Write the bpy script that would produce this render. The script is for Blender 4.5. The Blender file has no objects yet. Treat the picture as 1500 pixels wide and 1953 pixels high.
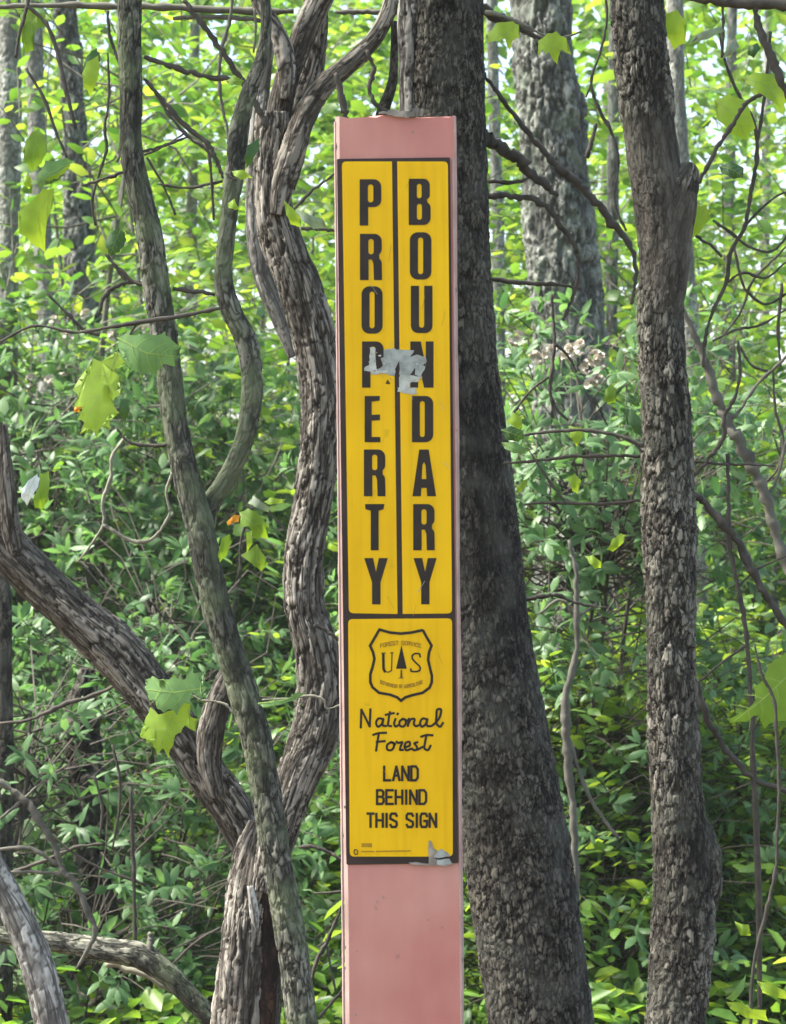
import bpy, bmesh, math
import numpy as np
from mathutils import Vector, Matrix, Quaternion

rng = np.random.default_rng(11)
SC = bpy.context.scene
COL = SC.collection

# ------------------------------------------------------------------ camera, sky, sun, exposure
K = 2.1275e-4                       # metres per photo pixel, per metre of distance
CZ = 1.25
cam_d = bpy.data.cameras.new('camera')
cam = bpy.data.objects.new('camera', cam_d); COL.objects.link(cam)
cam.location = (0, 0, CZ); cam.rotation_euler = (math.radians(90), 0, 0)
cam_d.sensor_fit = 'HORIZONTAL'; cam_d.sensor_width = 36.0
cam_d.lens = 36.0 / (2 * 750 * K)
cam_d.clip_start = 0.05; cam_d.clip_end = 600
cam_d.dof.use_dof = True; cam_d.dof.focus_distance = 2.25; cam_d.dof.aperture_fstop = 38
SC.camera = cam

SUN = Vector((-0.56, 0.0, 0.82)).normalized()
world = bpy.data.worlds.new('World'); SC.world = world; world.use_nodes = True
wn = world.node_tree.nodes; wl = world.node_tree.links
sky = wn.new('ShaderNodeTexSky'); sky.sky_type = 'NISHITA'; sky.sun_disc = False
sky.sun_elevation = math.asin(SUN.z); sky.sun_rotation = math.atan2(SUN.x, SUN.y)
sky.air_density = 1.0; sky.dust_density = 3.0; sky.ozone_density = 1.0
bg = wn['Background']; bg.inputs['Strength'].default_value = 0.15
wl.new(sky.outputs[0], bg.inputs['Color'])
sun_d = bpy.data.lights.new('sun', 'SUN'); sun_d.energy = 5.0; sun_d.angle = math.radians(8)
sun_d.color = (1.0, 0.95, 0.86)
sun = bpy.data.objects.new('sun', sun_d); COL.objects.link(sun)
sun.rotation_euler = SUN.to_track_quat('Z', 'Y').to_euler(); sun.location = (-20, 0, 30)
SC.view_settings.view_transform = 'Standard'; SC.view_settings.look = 'None'
SC.view_settings.exposure = 1.72; SC.view_settings.gamma = 1.0
SC.view_settings.use_curve_mapping = False
SC.cycles.max_bounces = 7; SC.cycles.diffuse_bounces = 4; SC.cycles.transmission_bounces = 5
SC.cycles.glossy_bounces = 2; SC.cycles.caustics_reflective = False; SC.cycles.caustics_refractive = False
SC.cycles.sample_clamp_indirect = 6.0

# ------------------------------------------------------------------ helpers
def at(px, py, Y):
    return Vector(((px - 750) * K * Y, Y, CZ - (py - 976.5) * K * Y))

def px_of(P):
    P = np.asarray(P)
    return 750 + P[:, 0] / (K * P[:, 1]), 976.5 - (P[:, 2] - CZ) / (K * P[:, 1])

def vlabel(o, label=None, cat=None, group=None, kind=None):
    if label: o['label'] = label
    if cat: o['category'] = cat
    if group: o['group'] = group
    if kind: o['kind'] = kind
    return o

def empty(name, loc=(0, 0, 0)):
    o = bpy.data.objects.new(name, None); COL.objects.link(o); o.location = loc
    o.empty_display_size = 0.1
    return o

def link(name, me, parent=None):
    """link a mesh whose vertices are given in world space, under parent (location only)"""
    o = bpy.data.objects.new(name, me); COL.objects.link(o)
    if parent is not None:
        o.parent = parent
        off = Vector((0, 0, 0)); p = parent
        while p is not None:
            off += p.location; p = p.parent
        o.location = -off
    return o

def np_mesh(name, V, F, mat=None, smooth=True, attrs=None, vec=None):
    """V (n,3); F list of index arrays, each (m,k)"""
    me = bpy.data.meshes.new(name)
    V = np.ascontiguousarray(V, dtype=np.float32)
    Fs = [np.asarray(f, dtype=np.int32) for f in (F if isinstance(F, list) else [F]) if len(f)]
    me.vertices.add(len(V)); me.vertices.foreach_set('co', V.ravel())
    loops = np.concatenate([f.ravel() for f in Fs])
    sizes = np.concatenate([np.full(len(f), f.shape[1], np.int32) for f in Fs])
    starts = np.concatenate([[0], np.cumsum(sizes)[:-1]]).astype(np.int32)
    me.loops.add(len(loops)); me.loops.foreach_set('vertex_index', loops)
    me.polygons.add(len(sizes)); me.polygons.foreach_set('loop_start', starts)
    me.polygons.foreach_set('loop_total', sizes)
    me.polygons.foreach_set('use_smooth', np.full(len(sizes), smooth, dtype=bool))
    for k, a in (attrs or {}).items():
        at_ = me.attributes.new(k, 'FLOAT', 'POINT'); at_.data.foreach_set('value', np.asarray(a, dtype=np.float32))
    for k, a in (vec or {}).items():
        at_ = me.attributes.new(k, 'FLOAT_VECTOR', 'POINT'); at_.data.foreach_set('vector', np.asarray(a, dtype=np.float32).ravel())
    me.update(calc_edges=True)
    if mat: me.materials.append(mat)
    return me

def hsh(a, b, c=0):
    a = np.asarray(a, dtype=np.int64); b = np.asarray(b, dtype=np.int64)
    h = (a * 374761393 + b * 668265263 + np.int64(c) * 974634777) & 0x7fffffff
    h = ((h ^ (h >> 13)) * 1274126177) & 0x7fffffff
    h = ((h ^ (h >> 16)) * 668265263) & 0x7fffffff
    return ((h ^ (h >> 15)) & 0xffffff) / float(0xffffff)

def hsh3(a, b, c, s):
    return hsh(a * 7919 + c * 104729, b, s)

def noise3(x, y, z, s=0):
    xi = np.floor(x).astype(np.int64); yi = np.floor(y).astype(np.int64); zi = np.floor(z).astype(np.int64)
    fx = x - xi; fy = y - yi; fz = z - zi
    fx = fx * fx * (3 - 2 * fx); fy = fy * fy * (3 - 2 * fy); fz = fz * fz * (3 - 2 * fz)
    r = 0
    for dx in (0, 1):
        for dy in (0, 1):
            for dz in (0, 1):
                w = (fx if dx else 1 - fx) * (fy if dy else 1 - fy) * (fz if dz else 1 - fz)
                r = r + w * hsh3(xi + dx, yi + dy, zi + dz, s)
    return r * 2 - 1

def cells(u, v, ncol, s=0):
    ui = np.floor(u).astype(np.int64); vi = np.floor(v).astype(np.int64)
    f1 = np.full(u.shape, 9.0); f2 = np.full(u.shape, 9.0); cid = np.zeros(u.shape); cdv = np.zeros(u.shape)
    for du in (-1, 0, 1):
        for dv in (-1, 0, 1):
            cu = (ui + du) % ncol; cv = vi + dv
            jx = hsh(cu, cv, s + 1) * .85; jy = hsh(cu, cv, s + 2) * .9
            ddu = (ui + du + jx) - u; ddv = (cv + jy) - v
            d = np.sqrt(ddu * ddu + ddv * ddv)
            near = d < f1
            f2 = np.where(near, f1, np.minimum(f2, d))
            cid = np.where(near, hsh(cu, cv, s + 3), cid)
            cdv = np.where(near, ddv, cdv)
            f1 = np.where(near, d, f1)
    return f1, f2, cid, cdv

def sstep(a, b, x):
    t = np.clip((x - a) / (b - a), 0, 1); return t * t * (3 - 2 * t)

def catmull(P, n_per):
    """smooth curve through the points, with tangents weighted by spacing so that long spans do not overshoot"""
    P = np.asarray(P, float)
    d = np.linalg.norm(np.diff(P[:, :min(3, P.shape[1])], axis=0), axis=1) + 1e-9
    v = np.diff(P, axis=0) / d[:, None]
    M = np.vstack([v[:1], (v[1:] * d[:-1, None] + v[:-1] * d[1:, None]) / (d[1:] + d[:-1])[:, None], v[-1:]])
    out = []
    for i in range(len(P) - 1):
        t = np.linspace(0, 1, n_per, endpoint=False)[:, None]; h = d[i]
        out.append((2 * t ** 3 - 3 * t * t + 1) * P[i] + (t ** 3 - 2 * t * t + t) * M[i] * h + (-2 * t ** 3 + 3 * t * t) * P[i + 1] + (t ** 3 - t * t) * M[i + 1] * h)
    out.append(P[-1:]); return np.vstack(out)

def frames(C):
    T = np.gradient(C, axis=0); T /= np.linalg.norm(T, axis=1)[:, None] + 1e-12
    n = np.cross(T[0], (0, 1, 0.01)); n /= np.linalg.norm(n) + 1e-12
    N = [n]
    for i in range(1, len(C)):
        n = N[-1] - T[i] * np.dot(N[-1], T[i]); n /= np.linalg.norm(n) + 1e-12; N.append(n)
    N = np.array(N); B = np.cross(T, N)
    return T, N, B

STY = {
    # cell width, cell length, plate depth, second width, second length, second depth, lump
    'plate':  dict(w=.0066, l=.021, d=.0028, w2=.0032, l2=.007, d2=.0008, lump=.05),
    'blocky': dict(w=.0066, l=.013, d=.0017, w2=.0035, l2=.006, d2=.0007, lump=.03),
    'shred':  dict(w=.0075, l=.055, d=.0030, w2=.0032, l2=.022, d2=.0012, lump=.10),
    'fine':   dict(w=.0075, l=.022, d=.0017, w2=.0035, l2=.008, d2=.0005, lump=.07),
    'ridge':  dict(w=.0270, l=.085, d=.0085, w2=.0100, l2=.030, d2=.0026, lump=.05, e=(.06, .30)),
}

def bark_tube(name, pts, mat, parent, style='plate', res=.0018, seed=0, smooth_zone=None, twist=0.0,
              fine=(-60, 2010), bulges=(), deep=1.0):
    """pts: (px, py, width_px, Y) along the limb. A closed tube with relief modelled in the mesh."""
    A = np.array([[*at(p[0], p[1], p[3]), p[2] * K * p[3] / 2, p[1]] for p in pts])
    S = catmull(A, 40)
    seg = np.linalg.norm(np.diff(S[:, :3], axis=0), axis=1); s = np.concatenate([[0], np.cumsum(seg)])
    infr = (S[:, 4] > fine[0]) & (S[:, 4] < fine[1])
    dens = np.where(infr, 1 / (res * 1.35), 1 / (res * 14))
    cum = np.concatenate([[0], np.cumsum((dens[1:] + dens[:-1]) / 2 * seg)])
    n = max(8, int(cum[-1]))
    ss = np.interp(np.linspace(0, cum[-1], n), cum, s)
    C = np.stack([np.interp(ss, s, S[:, i]) for i in range(3)], 1)
    R = np.interp(ss, s, S[:, 3]); PY = np.interp(ss, s, S[:, 4])
    T, N, B = frames(C)
    nth = int(max(14, 2 * math.pi * R[infr.any() and 0 or 0:].mean() / res))
    th = np.linspace(0, 2 * math.pi, nth, endpoint=False)
    TH, SS = np.meshgrid(th, ss); RR = R[:, None] * np.ones_like(TH); PYY = PY[:, None] * np.ones_like(TH)
    rm = float(np.mean(R)); st = STY[style]
    cx, sy = np.cos(TH), np.sin(TH)
    so = seed * 17.3
    wp = noise3(cx * rm / .02 + so, sy * rm / .02, SS / .05, seed)
    wp2 = noise3(cx * rm / .008 + so, sy * rm / .008, SS / .02, seed + 5)
    wp3 = noise3(cx * rm / .0028 + so, sy * rm / .0028, SS / .004, seed + 7)
    wp4 = noise3(cx * rm / .0022 + so, sy * rm / .0022, SS / .012, seed + 8)
    def layer(w, l, sd, wa):
        nc = max(5, int(round(2 * math.pi * rm / w)))
        u = (TH / (2 * math.pi) * nc + twist * SS / w * .3 + wa * wp + .38 * wp2 + .22 * wp3) % nc
        v = SS / l + .45 * wp2 + .16 * wp3 + hsh(np.floor(u), 0 * u, sd) * .7
        return cells(u, v, nc, sd)
    f1, f2, cid, cdv = layer(st['w'], st['l'], seed * 31 + 1, .9)
    g1, g2, gid, gdv = layer(st['w2'], st['l2'], seed * 31 + 9, 1.4)
    e0, e1 = st.get('e', (.05, .17))
    plate = sstep(e0, e1, f2 - f1 + .05 * wp3)
    sub = sstep(.03, .2, g2 - g1)
    big = noise3(cx * rm / .035 + so, sy * rm / .035, SS / .11, seed + 9)
    amp = np.ones_like(TH)
    if smooth_zone:
        for (a, b) in smooth_zone:
            edge = 18 * wp + 14 * big
            m = sstep(a - 6, a + 6, PYY + edge) * (1 - sstep(b - 6, b + 6, PYY + edge))
            amp = amp * (1 - .62 * m)
    amp = amp * (0.62 + .38 * sstep(-.5, .3, big))
    h = amp * deep * (st['d'] * (plate * (.35 + .8 * cid) + plate * .42 * (-cdv) + .22 * wp4) + st['d2'] * sub * (.4 + .6 * gid))
    h = h + st['d'] * .35 * wp2 * (.3 + .7 * amp) - st['d'] * .5
    tone = np.clip(.5 + (cid - .5) * 1.1 * amp + (gid - .5) * .6 + .3 * big + .18 * wp4, 0, 1)
    lum = 1 + st['lump'] * 1.6 * big
    rad = RR * lum
    for (bpx, bpy_, bw, br) in bulges:          # swelling on one side: (angle, py, half-length px, metres)
        rad = rad + br * np.exp(-((PYY - bpy_) / bw) ** 2) * np.clip(np.cos(TH - bpx), 0, 1) ** 3
    rad = rad + h * np.clip(RR / .02, .25, 1.15)
    V = C[:, None, :] + rad[..., None] * (cx[..., None] * N[:, None, :] + sy[..., None] * B[:, None, :])
    nr = len(ss)
    V = V.reshape(-1, 3)
    i = np.arange(nr - 1)[:, None] * nth; j = np.arange(nth)[None, :]; j2 = (j + 1) % nth
    F = np.stack([i + j, i + j2, i + nth + j2, i + nth + j], -1).reshape(-1, 4)
    V = np.vstack([V, C[:1], C[-1:]])
    a = nr * nth
    c0 = np.stack([np.full(nth, a), (np.arange(nth) + 1) % nth, np.arange(nth)], 1)
    c1 = np.stack([np.full(nth, a + 1), (nr - 1) * nth + np.arange(nth), (nr - 1) * nth + (np.arange(nth) + 1) % nth], 1)
    pad = lambda q: np.concatenate([q.ravel(), [.5, .5]])
    bc = np.stack([cx * rm + so, sy * rm, SS * np.ones_like(TH)], -1).reshape(-1, 3)
    bc = np.vstack([bc, [[0, 0, 0], [0, 0, 1]]])
    me = np_mesh(name, V, [F, c0, c1], mat, True, {'tone': pad(tone), 'ridge': pad(plate * amp), 'bare': pad(1 - np.clip((amp - .12) * 2.2, 0, 1))}, {'bc': bc})
    return link(name, me, parent)

def to_ground(pts, px_shift=0, flare=1.35):
    """continue a limb's last point down to the forest floor"""
    px, py, w, Y = pts[-1]
    pyg = 976.5 + (CZ + .08) / (K * Y)
    out = list(pts)
    if pyg > py + 60:
        out.append((px + px_shift * .5, (py + pyg) / 2, w * 1.08, Y))
        out.append((px + px_shift, pyg - 120, w * 1.2, Y))
        out.append((px + px_shift, pyg, w * flare * 1.2, Y))
    return out

def up(pts, z=3.8, lean=0, shrink=.6):
    """continue a limb's first point upwards out of the picture"""
    px, py, w, Y = pts[0]
    pyt = 976.5 - (z - CZ) / (K * Y)
    return [(px + lean, pyt, w * shrink, Y), (px + lean * .6, (py + pyt) / 2, w * (.5 + shrink / 2), Y)] + list(pts)

# thin twigs: many in one mesh ------------------------------------------------
def twig_arrays(lines, sides=4):
    VV, FF, base = [], [], 0
    for P, r0, r1 in lines:
        P = np.asarray(P, float); n = len(P)
        T, N, B = frames(P)
        r = np.linspace(r0, r1, n)[:, None, None]
        a = np.linspace(0, 2 * math.pi, sides, endpoint=False)
        V = P[:, None, :] + r * (np.cos(a)[None, :, None] * N[:, None, :] + np.sin(a)[None, :, None] * B[:, None, :])
        VV.append(V.reshape(-1, 3))
        i = np.arange(n - 1)[:, None] * sides + base; j = np.arange(sides)[None, :]; j2 = (j + 1) % sides
        FF.append(np.stack([i + j, i + j2, i + sides + j2, i + sides + j], -1).reshape(-1, 4))
        base += n * sides
    return np.vstack(VV), np.vstack(FF)

def twig_obj(name, pts, mat, parent, jitter=.25, sides=7, seed=0):
    """a single crooked twig through photo-plane points (px,py,width,Y)"""
    A = np.array([[*at(p[0], p[1], p[3]), p[2] * K * p[3] / 2] for p in pts])
    S = catmull(A, 7)
    r = np.random.default_rng(int(abs(pts[0][0] * 7 + pts[0][1] * 13 + seed)) + 3)
    k = r.normal(size=(len(S), 3)) * S[:, 3:4] * jitter
    k[0] = 0; S[:, :3] += k
    T, N, B = frames(S[:, :3])
    rr = S[:, 3] * (1 + .16 * r.normal(size=len(S)))
    a = np.linspace(0, 2 * math.pi, sides, endpoint=False)
    V = S[:, None, :3] + rr[:, None, None] * (np.cos(a)[None, :, None] * N[:, None, :] + np.sin(a)[None, :, None] * B[:, None, :])
    n = len(S)
    i = np.arange(n - 1)[:, None] * sides; j = np.arange(sides)[None, :]; j2 = (j + 1) % sides
    F = np.stack([i + j, i + j2, i + sides + j2, i + sides + j], -1).reshape(-1, 4)
    cap = np.array([list(range(sides))]); cap2 = np.array([[(n - 1) * sides + q for q in range(sides)]])
    me = np_mesh(name, V.reshape(-1, 3), [F, cap[:, ::-1], cap2], mat, True)
    return link(name, me, parent)

# ------------------------------------------------------------------ materials
def new_mat(name):
    m = bpy.data.materials.new(name); m.use_nodes = True
    nt = m.node_tree; return m, nt.nodes, nt.links, nt.nodes['Principled BSDF']

def ramp(n, stops):
    r = n.new('ShaderNodeValToRGB'); e = r.color_ramp.elements
    while len(e) < len(stops): e.new(.5)
    for q, (p, c) in zip(e, stops): q.position = p; q.color = (*c, 1)
    return r

def mixc(n, l, fac, a, b, mode='MIX'):
    x = n.new('ShaderNodeMix'); x.data_type = 'RGBA'; x.blend_type = mode
    for sock, v in ((x.inputs[0], fac), (x.inputs[6], a), (x.inputs[7], b)):
        if hasattr(v, 'links') or hasattr(v, 'is_linked'): l.new(v, sock)
        elif isinstance(v, (int, float)): sock.default_value = v
        else: sock.default_value = (*v, 1)
    return x.outputs[2]

def bark_mat(name, lo, hi, inner, lichen=None, lich_amt=.4, bare=(.36, .31, .25), rough=.92, crack=170, stretch=.34, cc=1.0):
    m, n, l, b = new_mat(name)
    at1 = n.new('ShaderNodeAttribute'); at1.attribute_name = 'tone'
    at2 = n.new('ShaderNodeAttribute'); at2.attribute_name = 'ridge'
    at3 = n.new('ShaderNodeAttribute'); at3.attribute_name = 'bc'
    at4 = n.new('ShaderNodeAttribute'); at4.attribute_name = 'bare'
    mp = n.new('ShaderNodeMapping'); mp.inputs['Scale'].default_value = (1, 1, .16); l.new(at3.outputs['Vector'], mp.inputs[0])
    nz = n.new('ShaderNodeTexNoise'); nz.inputs['Scale'].default_value = 420; nz.inputs['Detail'].default_value = 4; l.new(mp.outputs[0], nz.inputs['Vector'])
    nz2 = n.new('ShaderNodeTexNoise'); nz2.inputs['Scale'].default_value = 22; nz2.inputs['Detail'].default_value = 5; l.new(at3.outputs['Vector'], nz2.inputs['Vector'])
    ad = n.new('ShaderNodeMath'); ad.operation = 'MULTIPLY_ADD'; l.new(nz.outputs['Fac'], ad.inputs[0]); ad.inputs[1].default_value = 1.5; 
    sb = n.new('ShaderNodeMath'); sb.operation = 'ADD'; sb.inputs[1].default_value = -.75; l.new(at1.outputs['Fac'], sb.inputs[0]); l.new(sb.outputs[0], ad.inputs[2])
    r = ramp(n, [(0.1, lo), (.9, hi)]); l.new(ad.outputs[0], r.inputs[0])
    c = mixc(n, l, at2.outputs['Fac'], inner, r.outputs[0])
    mpv = n.new('ShaderNodeMapping'); mpv.inputs['Scale'].default_value = (1, 1, stretch); l.new(at3.outputs['Vector'], mpv.inputs[0])
    wv = n.new('ShaderNodeTexNoise'); wv.inputs['Scale'].default_value = 300; wv.inputs['Detail'].default_value = 2; l.new(mpv.outputs[0], wv.inputs['Vector'])
    wm = n.new('ShaderNodeVectorMath'); wm.operation = 'MULTIPLY_ADD'; l.new(wv.outputs['Color'], wm.inputs[0]); wm.inputs[1].default_value = (.006,) * 3; l.new(mpv.outputs[0], wm.inputs[2])
    vo = n.new('ShaderNodeTexVoronoi'); vo.feature = 'DISTANCE_TO_EDGE'; vo.inputs['Scale'].default_value = crack; l.new(wm.outputs[0], vo.inputs['Vector'])
    vc = ramp(n, [(.0, (0, 0, 0)), (.11, (1, 1, 1))]); l.new(vo.outputs['Distance'], vc.inputs[0])
    vcell = n.new('ShaderNodeTexVoronoi'); vcell.inputs['Scale'].default_value = crack; l.new(wm.outputs[0], vcell.inputs['Vector'])
    vt = ramp(n, [(.15, (1 - .38 * cc,) * 3), (.85, (1 + .3 * cc,) * 3)]); l.new(vcell.outputs['Color'], vt.inputs[0])
    c = mixc(n, l, 1.0, c, vt.outputs[0], 'MULTIPLY')
    c = mixc(n, l, vc.outputs[0], inner, c)
    mp3 = n.new('ShaderNodeMapping'); mp3.inputs['Scale'].default_value = (1, 1, .07); l.new(at3.outputs['Vector'], mp3.inputs[0])
    nz3 = n.new('ShaderNodeTexNoise'); nz3.inputs['Scale'].default_value = 110; nz3.inputs['Detail'].default_value = 7; l.new(mp3.outputs[0], nz3.inputs['Vector'])
    br = ramp(n, [(.38, tuple(x * .22 for x in bare)), (.55, tuple(x * .55 for x in bare)), (.66, bare)]); l.new(nz3.outputs['Fac'], br.inputs[0])
    c = mixc(n, l, at4.outputs['Fac'], c, br.outputs[0])
    if lichen:
        r2 = ramp(n, [(.46, (0, 0, 0)), (.62, (lich_amt,) * 3)]); l.new(nz2.outputs['Fac'], r2.inputs[0])
        c = mixc(n, l, r2.outputs[0], c, lichen)
    l.new(c, b.inputs['Base Color']); b.inputs['Roughness'].default_value = rough
    b.inputs['Specular IOR Level'].default_value = .25
    bp = n.new('ShaderNodeBump'); bp.inputs['Strength'].default_value = .9; bp.inputs['Distance'].default_value = .002
    l.new(nz.outputs['Fac'], bp.inputs['Height'])
    bp2 = n.new('ShaderNodeBump'); bp2.inputs['Strength'].default_value = .8; bp2.inputs['Distance'].default_value = .0018
    l.new(vc.outputs[0], bp2.inputs['Height']); l.new(bp.outputs[0], bp2.inputs['Normal']); l.new(bp2.outputs[0], b.inputs['Normal'])
    return m

def leaf_mat(name, cols, trans=.42, tcols=None, rough=.42, obj_random=False, spec=.45):
    """cols: (dark, mid, bright) leaf colours; transmitted light is yellower"""
    m, n, l, b = new_mat(name)
    if obj_random:
        oi = n.new('ShaderNodeObjectInfo'); fac = oi.outputs['Random']
    else:
        a = n.new('ShaderNodeAttribute'); a.attribute_name = 'tint'; fac = a.outputs['Fac']
    k = len(cols)
    r = ramp(n, [(i / (k - 1), c) for i, c in enumerate(cols)]); l.new(fac, r.inputs[0])
    tc = tcols or [(c[0] * 1.9 + .015, c[1] * 1.55, c[2] * .55) for c in cols]
    r2 = ramp(n, [(i / (k - 1), c) for i, c in enumerate(tc)]); l.new(fac, r2.inputs[0])
    g = n.new('ShaderNodeTexCoord'); nz = n.new('ShaderNodeTexNoise'); nz.inputs['Scale'].default_value = 90; nz.inputs['Detail'].default_value = 3
    l.new(g.outputs['Object'], nz.inputs['Vector'])
    vr = ramp(n, [(.3, (.72,) * 3), (.7, (1.18, 1.18, 1.1))]); l.new(nz.outputs['Fac'], vr.inputs[0])
    c = mixc(n, l, 1.0, r.outputs[0], vr.outputs[0], 'MULTIPLY')
    l.new(c, b.inputs['Base Color']); b.inputs['Roughness'].default_value = rough; b.inputs['Specular IOR Level'].default_value = spec
    t = n.new('ShaderNodeBsdfTranslucent'); l.new(r2.outputs[0], t.inputs['Color'])
    mx = n.new('ShaderNodeMixShader'); mx.inputs[0].default_value = trans
    l.new(b.outputs[0], mx.inputs[1]); l.new(t.outputs[0], mx.inputs[2])
    l.new(mx.outputs[0], n['Material Output'].inputs['Surface'])
    return m

PAL = {
    'laurel': dict(cols=[(.048, .110, .042), (.105, .20, .082), (.185, .285, .145)], trans=.44, tcols=[(.06, .16, .04), (.14, .29, .07), (.24, .42, .10)], rough=.46, spec=.4),
    'mid':    dict(cols=[(.060, .145, .032), (.13, .255, .055), (.21, .35, .085)], trans=.54),
    'bright': dict(cols=[(.045, .12, .025), (.11, .22, .035), (.21, .31, .05)], trans=.55, tcols=[(.07, .19, .02), (.19, .36, .03), (.42, .52, .05)]),
    'maple':  dict(cols=[(.07, .17, .018), (.11, .23, .022), (.17, .29, .03)], trans=.5, rough=.5),
}
LM, LMO = {}, {}
for k_, d_ in PAL.items():
    LM[k_] = leaf_mat('leaf_' + k_, **d_); LMO[k_] = leaf_mat('leaf_single_' + k_, obj_random=True, **d_)

def simple(name, col, rough=.85, var=.35, scale=40, spec=.3, bump=0, metallic=0):
    m, n, l, b = new_mat(name)
    g = n.new('ShaderNodeTexCoord'); nz = n.new('ShaderNodeTexNoise'); nz.inputs['Scale'].default_value = scale; nz.inputs['Detail'].default_value = 6
    l.new(g.outputs['Object'], nz.inputs['Vector'])
    r = ramp(n, [(.3, tuple(c * (1 - var) for c in col)), (.7, tuple(min(1, c * (1 + var)) for c in col))]); l.new(nz.outputs['Fac'], r.inputs[0])
    l.new(r.outputs[0], b.inputs['Base Color']); b.inputs['Roughness'].default_value = rough; b.inputs['Specular IOR Level'].default_value = spec
    b.inputs['Metallic'].default_value = metallic
    if bump:
        bp = n.new('ShaderNodeBump'); bp.inputs['Distance'].default_value = bump; bp.inputs['Strength'].default_value = .6
        l.new(nz.outputs['Fac'], bp.inputs['Height']); l.new(bp.outputs[0], b.inputs['Normal'])
    return m

M_A = bark_mat('bark_dark_blocky', (.026, .023, .018), (.118, .106, .086), (.013, .011, .009), lichen=(.15, .15, .125), lich_amt=.35)
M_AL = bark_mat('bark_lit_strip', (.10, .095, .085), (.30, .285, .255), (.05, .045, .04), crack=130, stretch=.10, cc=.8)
M_B = bark_mat('bark_grey_plates', (.034, .030, .024), (.215, .198, .160), (.018, .015, .012), lichen=(.17, .17, .135), lich_amt=.3, bare=(.20, .175, .145))
M_C = bark_mat('bark_stringy_brown', (.095, .085, .070), (.34, .31, .262), (.036, .029, .023), crack=150, stretch=.07, cc=.7)
M_D = bark_mat('bark_mossy_grey', (.040, .044, .034), (.22, .215, .17), (.028, .028, .022), crack=120, stretch=.22, cc=.7, lichen=(.15, .18, .10), lich_amt=.6)
M_S = bark_mat('weathered_grey_wood', (.20, .19, .17), (.46, .445, .40), (.11, .10, .09), crack=130, stretch=.06, cc=.9)
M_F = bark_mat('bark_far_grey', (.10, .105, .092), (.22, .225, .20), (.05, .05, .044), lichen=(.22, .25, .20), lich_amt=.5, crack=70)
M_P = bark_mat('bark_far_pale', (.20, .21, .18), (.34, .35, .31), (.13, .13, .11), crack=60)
M_TW = simple('twig_dark', (.060, .052, .042), .8, .4, 60)
M_TG = simple('twig_grey', (.11, .105, .085), .85, .35, 60)
M_TP = simple('twig_pale', (.22, .21, .16), .85, .3, 60)

# ------------------------------------------------------------------ ground
def ground_h(x, y):
    d = np.hypot(x, y)
    h = .10 * np.sin(x * .35 + 1) * np.cos(y * .28) + .05 * np.sin(x * 1.3) * np.sin(y * 1.1)
    return h * sstep(2, 7, d) + .035 * np.clip(y - 9, 0, 40) + 0.02 * np.clip(-x - 3, 0, 20)
m_gr, n, l, b = new_mat('forest_floor')
g = n.new('ShaderNodeTexCoord'); v1 = n.new('ShaderNodeTexVoronoi'); v1.inputs['Scale'].default_value = 22; l.new(g.outputs['Object'], v1.inputs['Vector'])
n1 = n.new('ShaderNodeTexNoise'); n1.inputs['Scale'].default_value = 1.2; n1.inputs['Detail'].default_value = 8; l.new(g.outputs['Object'], n1.inputs['Vector'])
r1 = ramp(n, [(0, (.055, .035, .02)), (.5, (.13, .085, .045)), (1, (.21, .15, .09))]); l.new(v1.outputs['Color'], r1.inputs[0])
c1 = mixc(n, l, n1.outputs['Fac'], r1.outputs[0], (.05, .07, .025)); l.new(c1, b.inputs['Base Color']); b.inputs['Roughness'].default_value = .95
bp = n.new('ShaderNodeBump'); bp.inputs['Distance'].default_value = .02; l.new(v1.outputs['Distance'], bp.inputs['Height']); l.new(bp.outputs[0], b.inputs['Normal'])
gx = np.concatenate([np.linspace(-120, -14, 12), np.linspace(-12, 12, 60), np.linspace(14, 120, 12)])
gy = np.concatenate([np.linspace(-60, -6, 8), np.linspace(-5, 30, 80), np.linspace(34, 260, 16)])
GX, GY = np.meshgrid(gx, gy); GV = np.stack([GX, GY, ground_h(GX, GY)], -1).reshape(-1, 3)
i = np.arange(len(gy) - 1)[:, None] * len(gx); j = np.arange(len(gx) - 1)[None, :]
GF = np.stack([i + j, i + j + 1, i + len(gx) + j + 1, i + len(gx) + j], -1).reshape(-1, 4)
vlabel(link('ground', np_mesh('ground', GV, GF, m_gr)), kind='structure')

# ------------------------------------------------------------------ foliage generators
# templates: columns t (along), w (across, half widths), h (lift)
T8 = (np.array([[0, 0, 0], [.34, .46, -.02], [.34, 0, .03], [.34, -.46, -.02], [.70, .36, -.05], [.70, 0, .0], [.70, -.36, -.05], [1, 0, -.13]]),
      [np.array([[0, 2, 1], [0, 3, 2], [4, 5, 7], [5, 6, 7]]), np.array([[1, 2, 5, 4], [2, 3, 6, 5]])])
T4 = (np.array([[0, 0, 0], [.3, .48, .10], [.72, .38, .06], [1, 0, -.10], [.72, -.38, .06], [.3, -.48, .10]]),
      [np.array([[0, 3, 2, 1], [0, 5, 4, 3]])])
# five-lobed leaf
lob = []
for ang, rr in [(-155, .30), (-120, .55), (-98, .36), (-62, .78), (-38, .42), (-18, .80), (-8, .72), (0, 1.0), (8, .72), (18, .80), (38, .42), (62, .78), (98, .36), (120, .55), (155, .30)]:
    a_ = math.radians(ang); lob.append((.32 + rr * math.cos(a_) * .68, rr * math.sin(a_) * .62))
TL_v = np.array([[0.32, 0, .03]] + [[p, q, -.10 * abs(q) - .10 * max(0, p - .6)] for p, q in lob] + [[.12, 0, 0]])
TL_f = [np.array([[0, k + 1, k + 2] for k in range(14)] + [[0, 15, 16], [0, 16, 1]])[:, ::-1]]
TL = (TL_v, TL_f)

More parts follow.
